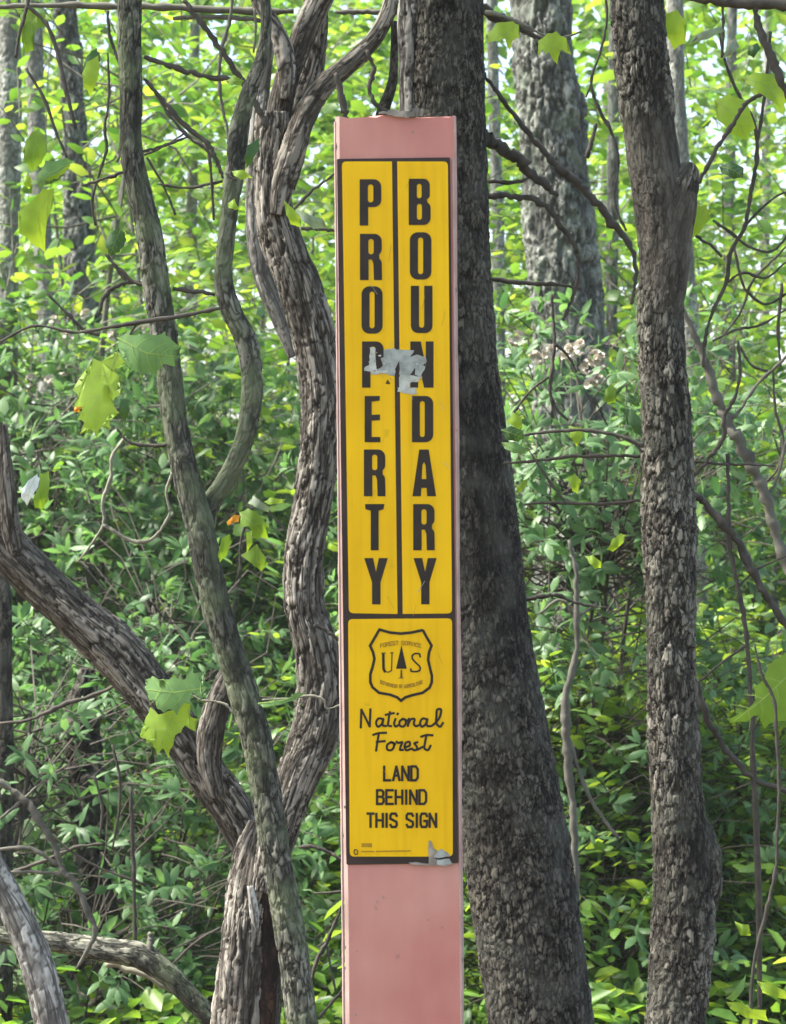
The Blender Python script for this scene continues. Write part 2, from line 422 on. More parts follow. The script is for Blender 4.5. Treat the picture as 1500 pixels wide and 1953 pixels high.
def unit(a): return a / (np.linalg.norm(a, axis=-1, keepdims=True) + 1e-9)

def leaf_arrays(P, D, N, L, W, tmpl, tint):
    D = unit(D); S = unit(np.cross(D, N)); N = np.cross(S, D)
    tv, tf = tmpl; n = len(P); k = len(tv)
    V = P[:, None] + D[:, None] * (tv[:, 0][None, :, None] * L[:, None, None]) + S[:, None] * (tv[:, 1][None, :, None] * W[:, None, None]) + N[:, None] * (tv[:, 2][None, :, None] * L[:, None, None])
    off = (np.arange(n) * k)[:, None, None]
    F = [(f[None] + off).reshape(-1, f.shape[1]) for f in tf]
    return V.reshape(-1, 3), F, np.repeat(tint, k)

def foliage_obj(name, P, D, N, L, W, mat, parent, tmpl=T8, tint=None, kind='stuff'):
    tint = np.clip(rng.normal(.5, .22, len(P)), 0, 1) if tint is None else tint
    V, F, t = leaf_arrays(P, D, N, L, W, tmpl, tint)
    o = link(name, np_mesh(name, V, F, mat, True, {'tint': t}), parent)
    if kind: o['kind'] = kind
    return o

_tm = {}
def single_mesh(kind, tmpl, mat):
    if (kind, mat.name) not in _tm:
        tv, tf = tmpl
        V = np.stack([tv[:, 0], tv[:, 1], tv[:, 2]], 1)
        _tm[(kind, mat.name)] = np_mesh('leaf', V, tf, mat, True)
    return _tm[(kind, mat.name)]

def leaf_singles(P, D, N, L, W, mat, parent, tmpl, tname, name='leaf'):
    me = single_mesh(tname, tmpl, mat)
    D = unit(D); S = unit(np.cross(D, N)); N = np.cross(S, D)
    off = Vector((0, 0, 0)); p = parent
    while p is not None: off += p.location; p = p.parent
    for q in range(len(P)):
        o = bpy.data.objects.new(name, me); COL.objects.link(o); o.parent = parent
        d, s, nn = D[q] * L[q], S[q] * W[q], N[q] * L[q]; c = P[q] - np.array(off)
        o.matrix_basis = Matrix(((d[0], s[0], nn[0], c[0]), (d[1], s[1], nn[1], c[1]), (d[2], s[2], nn[2], c[2]), (0, 0, 0, 1)))

def split_singles(P, D, N, L, W, nmax, palette, parent, tmpl, tname, rest='foliage', minpx=13):
    """the leaves that show largest become objects of their own, the rest one mesh"""
    x, y = px_of(P)
    size = L / (K * np.maximum(P[:, 1], .3))
    face = np.abs(unit(np.cross(unit(D), np.cross(unit(D), N)))[:, 1]) + .35
    ok = (x > 0) & (x < 1500) & (y > 0) & (y < 1953) & (size > minpx) & (P[:, 1] > .5)
    score = np.where(ok, size * face, -1)
    idx = np.argsort(-score)[:nmax]; idx = idx[score[idx] > 0]
    m = np.zeros(len(P), bool); m[idx] = True
    if m.any(): leaf_singles(P[m], D[m], N[m], L[m], W[m], LMO[palette], parent, tmpl, tname)
    if (~m).any(): foliage_obj(rest, P[~m], D[~m], N[~m], L[~m], W[~m], LM[palette], parent, tmpl)

def sprays(O, D, length, m, leafL, aspect, kind='alt', tilt=.45, droop=.25):
    """leafy shoots; returns leaf arrays and shoot centre lines"""
    n = len(O); D = unit(D)
    up_ = np.array([0, 0, 1.0])
    side = unit(np.cross(D, up_ + rng.normal(0, .15, (n, 3))))
    t = (np.arange(m) + .6) / m
    if kind == 'whorl': t = .55 + .45 * rng.random((n, m)) ** .6
    else: t = np.tile(t, (n, 1)) + rng.normal(0, .03, (n, m))
    t = np.clip(t, .08, 1)
    LEN = length[:, None]
    P = O[:, None] + D[:, None] * (t * LEN)[..., None] - up_ * (droop * (t ** 2) * LEN)[..., None]
    if kind == 'whorl':
        a = rng.random((n, m)) * 2 * math.pi
        nrm = unit(np.cross(side, D))
        R = side[:, None] * np.cos(a)[..., None] + nrm[:, None] * np.sin(a)[..., None]
        LD = unit(D[:, None] * .55 + R + rng.normal(0, .2, (n, m, 3)) - up_ * .15)
        NN = unit(up_ * .9 + D[:, None] * .7 + rng.normal(0, tilt, (n, m, 3)))
    else:
        sg = np.where(np.arange(m) % 2 == 0, 1., -1.)[None, :, None]
        LD = unit(D[:, None] * .65 + side[:, None] * sg * .8 + rng.normal(0, .22, (n, m, 3)) - up_ * .22)
        NN = unit(up_ + rng.normal(0, tilt, (n, m, 3)))
    L = leafL * rng.uniform(.6, 1.25, (n, m)); W = L * aspect * rng.uniform(.8, 1.2, (n, m))
    tt = np.linspace(0, 1, 4)[None, :, None]
    line = O[:, None] + D[:, None] * (tt * length[:, None, None]) - up_ * (droop * tt ** 2 * length[:, None, None])
    f = lambda q: q.reshape(-1, *q.shape[2:])
    return f(P), f(LD), f(NN), f(L), f(W), line

def shrub(name, label, cat, px, Y, py_top, width, pal='laurel', n=170, m=8, leafL=.055, aspect=.36, kind='whorl',
          stems=6, low=.15, singles=110, group=None, lean=0.0, tilt=.55, stem_mat=None, tmpl=T8, tname='lance',
          droop=.2, shoot=.16, stem_r=.010, bottom=None, shape=1.0, flowers=0, clump=12):
    base = at(px, 976.5, Y); gz = float(ground_h(base.x, base.y)); base.z = gz
    topz = at(px, py_top, Y).z; H = topz - gz
    root = empty(name, base); vlabel(root, label, cat, group)
    r = rng; bx = np.array([base.x, base.y, gz])
    # clump centres in an uneven column
    cc = []
    for _ in range(clump):
        hh = low + (1 - low) * r.random() ** .85
        rad = width / 2 * (1 - .45 * hh ** 2 * shape) * math.sqrt(r.random())
        a = r.random() * 2 * math.pi
        cc.append([base.x + lean * hh + rad * math.cos(a), base.y + rad * math.sin(a) * .8, gz + H * (hh * .93)])
    cc = np.array(cc)
    which = r.integers(0, clump, n)
    O = cc[which] + r.normal(0, 1, (n, 3)) * np.array([width * .17, width * .15, H * .085])
    O[:, 2] = np.clip(O[:, 2], gz + .05, topz)
    axis = np.array([base.x, base.y, 0]); outw = O - axis; outw[:, 2] = 0
    D = unit(unit(outw) * .8 + np.array([0, -.1, .45]) + r.normal(0, .5, (n, 3)))
    ln = r.uniform(.6, 1.3, n) * shoot
    P, LD, NN, L, W, line = sprays(O, D, ln, m, leafL, aspect, kind, tilt, droop)
    # stems and twigs
    sm = stem_mat or M_TW
    tops = cc[r.choice(clump, min(stems, clump), replace=False)]
    stem_lines = []
    for q, tp in enumerate(tops):
        b0 = bx + np.array([r.normal(0, .03), r.normal(0, .03), -.05]); mid = (b0 * .5 + tp * .5) + r.normal(0, .06, 3)
        c = catmull(np.array([b0, b0 * .75 + mid * .25 + r.normal(0, .02, 3), mid, mid * .4 + tp * .6 + r.normal(0, .03, 3), tp]), 5)
        stem_lines.append(c)
        V, F = twig_arrays([(c, stem_r * r.uniform(.7, 1.2), stem_r * .35)], 6)
        link('stem', np_mesh('stem', V, F, sm), root)
    S = np.vstack(stem_lines); lines = []
    for q in range(n):
        if q % 2 == 0:
            d = np.linalg.norm(S - O[q], axis=1) + 1.5 * np.maximum(0, S[:, 2] - O[q, 2]); s0 = S[np.argsort(d)[r.integers(0, 7)]]
            if np.linalg.norm(s0 - O[q]) > .42: lines.append((line[q], stem_r * .2, stem_r * .1)); continue
            mid = (s0 + O[q]) / 2 + r.normal(0, .02, 3) + np.array([0, 0, -.01])
            lines.append((np.array([s0, mid, O[q], line[q, 2]]), stem_r * .32, stem_r * .12))
        else:
            lines.append((line[q], stem_r * .2, stem_r * .1))
    V, F = twig_arrays(lines, 3)
    tw = link('twigs', np_mesh('twigs', V, F, sm), root); tw['kind'] = 'stuff'
    split_singles(P, LD, NN, L, W, singles, pal, root, tmpl, tname)
    for f_ in (flowers or []): blossom(at(f_[0], f_[1], Y - width * .35 + r.normal(0, .03)), root)
    return root

M_FL = simple('laurel_blossom', (.52, .47, .40), .7, .2, 90)
def blossom(c, parent):
    V, F = [], []
    r = rng
    for _ in range(9):
        d = unit(r.normal(0, 1, 3) + np.array([0, -.4, .5])); p = np.array(c) + d * .011
        a = unit(np.cross(d, r.normal(0, 1, 3))); b_ = np.cross(d, a); s = len(V)
        V.append(p - d * .004)
        for k in range(5):
            t = k * 2 * math.pi / 5; V.append(p + (a * math.cos(t) + b_ * math.sin(t)) * .0075 + d * .002)
        F += [[s, s + 1 + k, s + 1 + (k + 1) % 5] for k in range(5)]
    link('flower_cluster', np_mesh('flower_cluster', np.array(V), np.array(F), M_FL, False), parent)

def crown_stuff(parent, centers, n, rad, leafL, pal, name='crown', kind='alt', m=7, tmpl=T4, aspect=.55, tilt=.55):
    cc = np.array(centers, float); w = rng.integers(0, len(cc), n)
    O = cc[w] + rng.normal(0, 1, (n, 3)) * np.array(rad)
    D = unit(rng.normal(0, 1, (n, 3)) * np.array([1, 1, .35]))
    P, LD, NN, L, W, line = sprays(O, D, rng.uniform(.15, .4, n), m, leafL, aspect, kind, tilt)
    o = foliage_obj(name, P, LD, NN, L, W, LM[pal], parent, tmpl)
    return o

#==SIGN==
# ------------------------------------------------------------------ the boundary post and its sign
m_pink, n, l, b = new_mat('faded_red_paint')
g = n.new('ShaderNodeTexCoord')
n1 = n.new('ShaderNodeTexNoise'); n1.inputs['Scale'].default_value = 9; n1.inputs['Detail'].default_value = 7; l.new(g.outputs['Object'], n1.inputs['Vector'])
mp = n.new('ShaderNodeMapping'); mp.inputs['Scale'].default_value = (90, 60, 22); l.new(g.outputs['Object'], mp.inputs[0])
n2 = n.new('ShaderNodeTexNoise'); n2.inputs['Scale'].default_value = 1; n2.inputs['Detail'].default_value = 5; l.new(mp.outputs[0], n2.inputs['Vector'])
r1 = ramp(n, [(.28, (.47, .165, .140)), (.50, (.52, .220, .180)), (.74, (.57, .285, .230))]); l.new(n1.outputs['Fac'], r1.inputs[0])
r2 = ramp(n, [(.3, (.90, .88, .88)), (.7, (1.05, 1.05, 1.05))]); l.new(n2.outputs['Fac'], r2.inputs[0])
c = mixc(n, l, .55, r1.outputs[0], r2.outputs[0], 'MULTIPLY')
n3 = n.new('ShaderNodeTexNoise'); n3.inputs['Scale'].default_value = 75; n3.inputs['Detail'].default_value = 4; l.new(g.outputs['Object'], n3.inputs['Vector'])
r3 = ramp(n, [(.68, (0, 0, 0)), (.75, (.45,) * 3)]); l.new(n3.outputs['Fac'], r3.inputs[0])
c = mixc(n, l, r3.outputs[0], c, (.17, .11, .10))
l.new(c, b.inputs['Base Color']); b.inputs['Roughness'].default_value = .62; b.inputs['Specular IOR Level'].default_value = .35
bp = n.new('ShaderNodeBump'); bp.inputs['Distance'].default_value = .0006; bp.inputs['Strength'].default_value = .5; l.new(n2.outputs['Fac'], bp.inputs['Height']); l.new(bp.outputs[0], b.inputs['Normal'])

m_edge = simple('paint_worn_pale', (.44, .30, .265), .75, .22, 30, bump=.0005)
m_brown = simple('brown_sign_sheet', (.030, .018, .015), .5, .35, 35, spec=.35)
m_ink = simple('brown_ink', (.022, .015, .012), .55, .3, 60, spec=.3)
m_inkf = simple('brown_ink_worn', (.10, .055, .010), .6, .45, 260, spec=.3)
m_inkx = simple('brown_ink_ghost', (.36, .20, .012), .6, .35, 300, spec=.3)
m_tape = simple('grey_tape_residue', (.31, .33, .30), .7, .3, 130, bump=.0006)
m_tape2 = simple('grey_tape_pale', (.44, .455, .40), .7, .25, 160, bump=.0006)
m_chip = simple('splintered_grey_wood', (.27, .235, .20), .9, .45, 90, bump=.001)

m_yel, n, l, b = new_mat('yellow_sign_sheet')
g = n.new('ShaderNodeTexCoord')
n1 = n.new('ShaderNodeTexNoise'); n1.inputs['Scale'].default_value = 14; n1.inputs['Detail'].default_value = 6; l.new(g.outputs['Object'], n1.inputs['Vector'])
r1 = ramp(n, [(.3, (.75, .43, .003)), (.7, (.84, .505, .005))]); l.new(n1.outputs['Fac'], r1.inputs[0])
n2 = n.new('ShaderNodeTexNoise'); n2.inputs['Scale'].default_value = 55; n2.inputs['Detail'].default_value = 5; l.new(g.outputs['Object'], n2.inputs['Vector'])
r2 = ramp(n, [(.69, (0, 0, 0)), (.78, (.55,) * 3)]); l.new(n2.outputs['Fac'], r2.inputs[0])
c = mixc(n, l, r2.outputs[0], r1.outputs[0], (.34, .19, .02))
mps = n.new('ShaderNodeMapping'); mps.inputs['Scale'].default_value = (150, 40, 7); l.new(g.outputs['Object'], mps.inputs[0])
ns = n.new('ShaderNodeTexNoise'); ns.inputs['Scale'].default_value = 1; ns.inputs['Detail'].default_value = 6; l.new(mps.outputs[0], ns.inputs['Vector'])
rs = ramp(n, [(.34, (.80, .76, .70)), (.52, (1, 1, 1)), (.72, (1.03, 1.04, 1.3))]); l.new(ns.outputs['Fac'], rs.inputs[0])
c = mixc(n, l, .4, c, rs.outputs[0], 'MULTIPLY')
n3 = n.new('ShaderNodeTexNoise'); n3.inputs['Scale'].default_value = 900; l.new(g.outputs['Object'], n3.inputs['Vector'])
l.new(c, b.inputs['Base Color']); b.inputs['Roughness'].default_value = .5; b.inputs['Specular IOR Level'].default_value = .18
bp = n.new('ShaderNodeBump'); bp.inputs['Distance'].default_value = .0002; bp.inputs['Strength'].default_value = .3; l.new(n3.outputs['Fac'], bp.inputs['Height']); l.new(bp.outputs[0], b.inputs['Normal'])

Pt = at(753.5, 221, 1.985); Pb = at(771, 1953, 2.028)
Vd = (Pb - Pt).normalized(); Uu = Vector((1, 0.012, 0)); Uu = (Uu - Vd * Uu.dot(Vd)).normalized(); Nn = Uu.cross(Vd)
if Nn.y > 0: Nn = -Nn                                  # faces the camera
EYE = Vector((0, 0, CZ))
def S(px, py):
    d = Vector(((px - 750) * K, 1, -(py - 976.5) * K))
    t = (Pt - EYE).dot(Nn) / d.dot(Nn); q = EYE + d * t - Pt
    return (q.dot(Uu), q.dot(Vd))                       # u across, v down the post
ROT = Matrix((Uu, -Nn, -Vd)).transposed()               # local x across, y into the post, z up
post_bottom_v = (Pt.z + .12) / -Vd.z
root_loc = Pt + Vd * ((Pt.z) / -Vd.z)
post = empty('boundary_post', root_loc)
post.rotation_euler = ROT.to_euler()
vlabel(post, 'faded red boundary post with a tall yellow lettered sign on its face', 'marker post')
VB = (root_loc - Pt).dot(Vd)
def LP(u, v, d=0.0): return (u, -d, VB - v)             # d = metres proud of the post's face
def child(name, me, parent):
    o = bpy.data.objects.new(name, me); COL.objects.link(o); o.parent = parent; return o

def fillpoly(name, outers, holes, d0, thick, mat, parent, pxspace=True):
    """flat letter or sheet with holes, given in photo-plane or (u,v) coordinates, as a thin solid"""
    cu = bpy.data.curves.new(name, 'CURVE'); cu.dimensions = '2D'; cu.fill_mode = 'BOTH'; cu.extrude = thick / 2
    for poly in list(outers) + list(holes):
        sp = cu.splines.new('POLY'); sp.points.add(len(poly) - 1); sp.use_cyclic_u = True
        for q, p in zip(sp.points, poly):
            u, v = S(*p) if pxspace else p
            q.co = (u, -v, 0, 1)
    o = bpy.data.objects.new(name, cu); COL.objects.link(o)
    dg = bpy.context.evaluated_depsgraph_get(); dg.update()
    me = bpy.data.meshes.new_from_object(o.evaluated_get(dg))
    bpy.data.objects.remove(o); bpy.data.curves.remove(cu)
    for vtx in me.vertices:
        x, y, z = vtx.co; vtx.co = LP(x, -y, d0 + z)
    me.flip_normals(); me.update()
    me.materials.clear(); me.materials.append(mat)
    for p in me.polygons: p.use_smooth = False
    return child(name, me, parent)

def rrect(x0, y0, x1, y1, r, steps=5, corners=(1, 1, 1, 1), q=None):
    """rounded rectangle; q = four corner points instead (tl, tr, br, bl)"""
    tl, tr, br, bl = q or ((x0, y0), (x1, y0), (x1, y1), (x0, y1)); P = [tl, tr, br, bl]; out = []
    for k in range(4):
        p, a, c_ = Vector(P[k]), Vector(P[k - 1]), Vector(P[(k + 1) % 4])
        if not corners[k]: out.append(tuple(p)); continue
        d1 = (a - p).normalized() * r; d2 = (c_ - p).normalized() * r
        for s_ in range(steps + 1):
            t = s_ / steps
            out.append(tuple((p + d1) * (1 - t) ** 2 + p * 2 * t * (1 - t) + (p + d2) * t ** 2))
    return out

# post board: bevelled, slightly uneven, broken top edge
def post_board():
    u0, u1 = S(639.5, 230)[0], S(871, 230)[0]
    v1 = post_bottom_v; th = .034; bv = .0035
    bm = bmesh.new(); rings = []
    nv = 90; r = np.random.default_rng(5)
    for q in range(nv + 1):
        v = v1 * (q / nv) ** 1.0
        wob = .0003 * math.sin(v * 31) + r.normal(0, .00012)
        prof = [(u0 + bv, 0), (u1 - bv * .6, 0), (u1, bv * .7), (u1, th - bv), (u1 - bv, th), (u0 + bv, th), (u0, th - bv), (u0, bv)]
        # extra points along the front and top so that the edge can be uneven
        ring = []
        fr = [(u0 + bv + (u1 - bv * 1.6 - u0) * t, 0) for t in np.linspace(0, 1, 26)]
        for (u, dd) in fr + prof[2:]:
            vv = v
            if q == 0:
                t = (u - u0) / (u1 - u0)
                vv = .0012 * math.sin(t * 9) + .0006 * r.normal()
                if dd < .02: vv += .0042 * math.exp(-((t - .62) / .13) ** 2)
            ring.append(bm.verts.new(LP(u + wob * (1 if u > 0 else .6), vv, -dd)))
        rings.append(ring)
    m_ = len(rings[0])
    for a, c_ in zip(rings, rings[1:]):
        for k in range(m_): 
            f = bm.faces.new((a[k], a[(k + 1) % m_], c_[(k + 1) % m_], c_[k]))
            f.material_index = 0 if k < 25 else 1
    bm.faces.new(rings[0][::-1]); bm.faces.new(rings[-1])
    bmesh.ops.recalc_face_normals(bm, faces=bm.faces)
    me = bpy.data.meshes.new('board'); bm.to_mesh(me); bm.free()
    me.materials.append(m_pink); me.materials.append(m_edge)
    return child('board', me, post)
post_board()
# raised pale edge beads down both sides of the face
def strip(name, L, R, y0, y1, d, mat, parent, n=60, thick=.0012):
    bm = bmesh.new(); rr = []
    for q in range(n + 1):
        t = q / n; py = y0 + (y1 - y0) * t
        lx = L[0] + (L[1] - L[0]) * t + .25 * math.sin(q * 1.7); rx = R[0] + (R[1] - R[0]) * t + .25 * math.sin(q * 2.3)
        a, c_ = S(lx, py), S(rx, py)
        rr.append([bm.verts.new(LP(a[0], a[1], -.0005)), bm.verts.new(LP(a[0] + .0006, a[1], d)), bm.verts.new(LP(c_[0] - .0006, c_[1], d)), bm.verts.new(LP(c_[0], c_[1], -.0005))])
    for a, c_ in zip(rr, rr[1:]):
        for k in range(3): bm.faces.new((a[k], a[k + 1], c_[k + 1], c_[k]))
    bmesh.ops.recalc_face_normals(bm, faces=bm.faces)
    me = bpy.data.meshes.new(name); bm.to_mesh(me); bm.free(); me.materials.append(mat)
    return child(name, me, parent)
strip('edge_bead', (637, 658), (641.5, 663), 232, 2400, .0012, m_edge, post, 110)
strip('edge_bead', (862, 882), (867.5, 888), 300, 2400, .0009, m_edge, post, 110)

# splintered wood at the top
rr = np.random.default_rng(8)
for (x0, x1, y0, y1, d) in [(738, 762, 210, 220, .001), (752, 792, 213, 223, .002), (786, 800, 206, 222, .0012), (799, 808, 207, 221, .0005), (722, 742, 212, 217, .0008)]:
    P = [(x0, y1), (x0 + rr.uniform(0, 3), y0 + 2), ((x0 + x1) / 2, y0 - rr.uniform(0, 2)), (x1, y0 + rr.uniform(0, 3)), (x1 - 2, y1)]
    fillpoly('splinter', [P], [], d, .003, m_chip, post)

decal = fillpoly('sign_backing', [rrect(0, 0, 0, 0, 3, q=((643, 303), (858.5, 300), (874.5, 1646), (661, 1649)))], [], .0008, .0012, m_brown, post)
YP = [(((652.5, 308), (748, 308), (758.5, 1170.5), (666, 1169)), (1, 0, 0, 1)),
      (((758, 308), (854.5, 308), (862.5, 1169.5), (768.5, 1170.5)), (0, 1, 1, 0)),
      (((664.5, 1180.5), (862.5, 1179), (864, 1633), (667.5, 1633)), (1, 1, 1, 1))]
for q, cn in YP:
    fillpoly('yellow_panel', [rrect(0, 0, 0, 0, 9, q=q, corners=cn)], [], .0019, .0009, m_yel, decal)

# --- tall letters; drawn in a 41 x 90 box, y down
def arcp(cx, cy, rx, ry, a0, a1, n=8):
    return [(cx + rx * math.cos(math.radians(a0 + (a1 - a0) * k / n)), cy + ry * math.sin(math.radians(a0 + (a1 - a0) * k / n))) for k in range(n + 1)]
def oval(x0, y0, x1, y1, r, n=6):
    return arcp(x1 - r, y0 + r, r, r, -90, 0, n) + arcp(x1 - r, y1 - r, r, r, 0, 90, n) + arcp(x0 + r, y1 - r, r, r, 90, 180, n) + arcp(x0 + r, y0 + r, r, r, 180, 270, n)
G = {
 'P': ([[(0, 0)] + arcp(27, 15, 14, 15, -90, 0) + arcp(27, 40, 14, 14, 0, 90) + [(16, 54), (16, 90), (0, 90)]], [oval(15.5, 10, 26, 45, 5)]),
 'R': ([[(0, 0)] + arcp(27, 15, 13.5, 15, -90, 0) + arcp(27, 30, 13.5, 13, 0, 50) + arcp(31, 58, 9.5, 11, -60, 0) + [(41, 90), (26, 90), (25, 58), (22, 50), (16, 50), (16, 90), (0, 90)]], [oval(15.5, 10, 25.5, 40, 5)]),
 'O': ([oval(0, 0, 41, 90, 15)], [oval(15.5, 10, 25.5, 80, 5)]),
 'E': ([[(0, 0), (33, 0), (32, 9), (15, 11), (15, 37), (33, 36), (33, 47), (15, 48), (15, 80), (34, 80), (34, 90), (0, 90)]], []),
 'T': ([[(0, 0), (40, 0), (38, 10), (28, 13), (28, 90), (12, 90), (12, 13), (1, 10)]], []),
 'Y': ([[(0, 0), (17, 0), (22.5, 27), (28, 0), (45, 0), (31, 47), (31, 90), (15, 90), (15, 47)]], []),
 'B': ([[(0, 0)] + arcp(27, 13, 13, 13, -90, 0) + arcp(27, 32, 13, 10, 0, 55) + arcp(28, 57, 13.5, 13, -55, 0) + arcp(28, 76, 13.5, 14, 0, 90) + [(0, 90)]], [oval(15.5, 10, 24.5, 38, 4.5), oval(15.5, 49, 25, 80, 4.7)]),
 'U': ([[(0, 0), (15.5, 0), (15.5, 72)] + arcp(20.5, 75, 5, 5, 180, 0, 6) + [(25.5, 0), (41, 0), (41, 76)] + arcp(27, 76, 14, 14, 0, 90) + arcp(14, 76, 14, 14, 90, 180)], []),
 'N': ([[(0, 0), (19, 0), (28, 50), (28, 0), (42, 0), (42, 90), (25, 90), (14, 40), (14, 90), (0, 90)]], []),
 'D': ([[(0, 0)] + arcp(26, 15, 14.5, 15, -90, 0) + arcp(26, 75, 14.5, 15, 0, 90) + [(0, 90)]], [oval(15, 10, 24.5, 80, 4.7)]),
 'A': ([[(13, 0), (31, 0), (45, 90), (28, 90), (27, 74), (17, 74), (16, 90), (0, 90)]], [[(19, 30), (22, 24), (25, 30), (26.5, 57), (17.5, 57)]]),
}
def big_letter(ch, x, y, w, h):
    f = lambda poly: [(x + p[0] * w / (45 if ch in 'YA' else 41), y + p[1] * h / 90) for p in poly]
    outs, hs = G[ch]
    return fillpoly('letter', [f(p) for p in outs], [f(p) for p in hs], .0026, .0006, m_ink, decal)
for ch, x, y, w, h in [('P', 686.5, 342, 41, 88), ('R', 687, 446, 42, 88), ('O', 690, 546, 40, 90), ('P', 691, 651, 41, 88), ('E', 696, 755, 36, 88),
                       ('R', 694.5, 857, 41, 89), ('T', 696.5, 961, 38, 88), ('Y', 695, 1064, 45, 88)]:
    big_letter(ch, x, y, w, h)
for ch, x, y, w, h in [('B', 780, 341, 41, 88), ('O', 782, 443, 41, 90), ('U', 784, 545, 41, 90), ('N', 783, 651, 43, 88), ('D', 786, 755, 41, 88),
                       ('A', 787, 857, 45, 89), ('R', 788.5, 961, 41, 88), ('Y', 789, 1064, 44, 88)]:
    big_letter(ch, x, y, w, h)

# --- ribbons (strokes)
def ribbon(name, lines, w, d, mat, parent, closed=False, th=.0004):
    """strokes of width w photo px, each a thin solid"""
    V, F = [], []
    if not closed:
        new = []
        for P in lines:
            cur = [P[0]]
            for k in range(1, len(P)):
                cur.append(P[k])
                if k < len(P) - 1:
                    a_, b_ = Vector(P[k]) - Vector(P[k - 1]), Vector(P[k + 1]) - Vector(P[k])
                    if a_.length > 1e-6 and b_.length > 1e-6 and a_.angle(b_) > 1.75: new.append(cur); cur = [P[k]]
            new.append(cur)
        lines = new
    for li, P in enumerate(lines):
        P = [Vector(p) for p in P]; n_ = len(P); L_, R_ = [], []
        for k in range(n_):
            a = P[k - 1] if (k or closed) else P[k]; c_ = P[(k + 1) % n_] if (k < n_ - 1 or closed) else P[k]
            d1 = (P[k] - a).normalized() if (P[k] - a).length > 1e-6 else None
            d2 = (c_ - P[k]).normalized() if (c_ - P[k]).length > 1e-6 else None
            t = (d1 + d2) if (d1 and d2) else (d1 or d2)
            if t.length < .2: t = d1
            t.normalize(); nn = Vector((-t.y, t.x)); sc = 1.0
            if d1 and d2: sc = 1 / max(.55, abs(nn.dot(Vector((-d1.y, d1.x)))))
            if d1 is None and not closed: P0 = P[k] - d2 * w * .35
            elif d2 is None and not closed: P0 = P[k] + d1 * w * .35
            else: P0 = P[k]
            L_.append(P0 + nn * w / 2 * sc); R_.append(P0 - nn * w / 2 * sc)
        s = len(V); dd = d + .00002 * (li % 5)
        for a, c_ in zip(L_, R_):
            (u, v), (u2, v2) = S(*a), S(*c_)
            V += [LP(u, v, dd + th), LP(u2, v2, dd + th), LP(u, v, dd), LP(u2, v2, dd)]
        for k in range(n_ if closed else n_ - 1):
            a = s + 4 * k; c_ = s + 4 * ((k + 1) % n_)
            F += [(a, a + 1, c_ + 1, c_), (a, c_, c_ + 2, a + 2), (a + 1, a + 3, c_ + 3, c_ + 1)]
    me = bpy.data.meshes.new(name); me.from_pydata(V, [], F); me.update(); me.materials.append(mat)
    return child(name, me, parent)

def sp(P, n_=6): return [tuple(p) for p in catmull(np.array(P, float), n_)]
Zt = lambda pts: [(640 + x / 5.7692, 1150 + y / 5.7692) for x, y in pts]
# shield
sh = Zt([(485, 290), (600, 322), (720, 334), (840, 322), (950, 298), (965, 302), (1005, 375), (1058, 465), (1030, 540), (1020, 620), (1040, 710), (1062, 800), (1060, 870), (1035, 930), (960, 985), (850, 1010), (770, 1035), (722, 1072),
         (680, 1035), (600, 1005), (480, 985), (410, 925), (385, 870), (385, 780), (410, 700), (430, 610), (415, 540), (382, 468), (430, 385)])
ribbon('shield_outline', [sh], 5.2, .0024, m_ink, decal, closed=True)
tr_ = Zt([(727, 462), (785, 720), (668, 720)])
fillpoly('tree_emblem', [tr_], [], .0026, .0005, m_ink, decal)
fillpoly('tree_emblem_trunk', [Zt([(718, 733), (734, 733), (737, 812), (752, 826), (690, 826), (714, 812)])], [], .0026, .0005, m_inkf, decal)
ribbon('emblem_letter', [Zt([(527, 552), (530, 720), (545, 752)])], 5.0, .0024, m_ink, decal)
ribbon('emblem_letter', [Zt([(545, 752), (585, 758), (618, 740), (624, 545)]), Zt([(510, 548), (548, 548)]), Zt([(610, 545), (636, 545)])], 2.2, .0024, m_inkf, decal)
ribbon('emblem_letter', [Zt([(934, 590), (928, 560), (905, 552), (868, 556), (844, 578), (846, 610), (885, 655), (924, 690), (936, 715), (925, 742), (895, 752), (850, 752), (832, 745), (830, 722)])], 3.2, .0024, m_ink, decal)
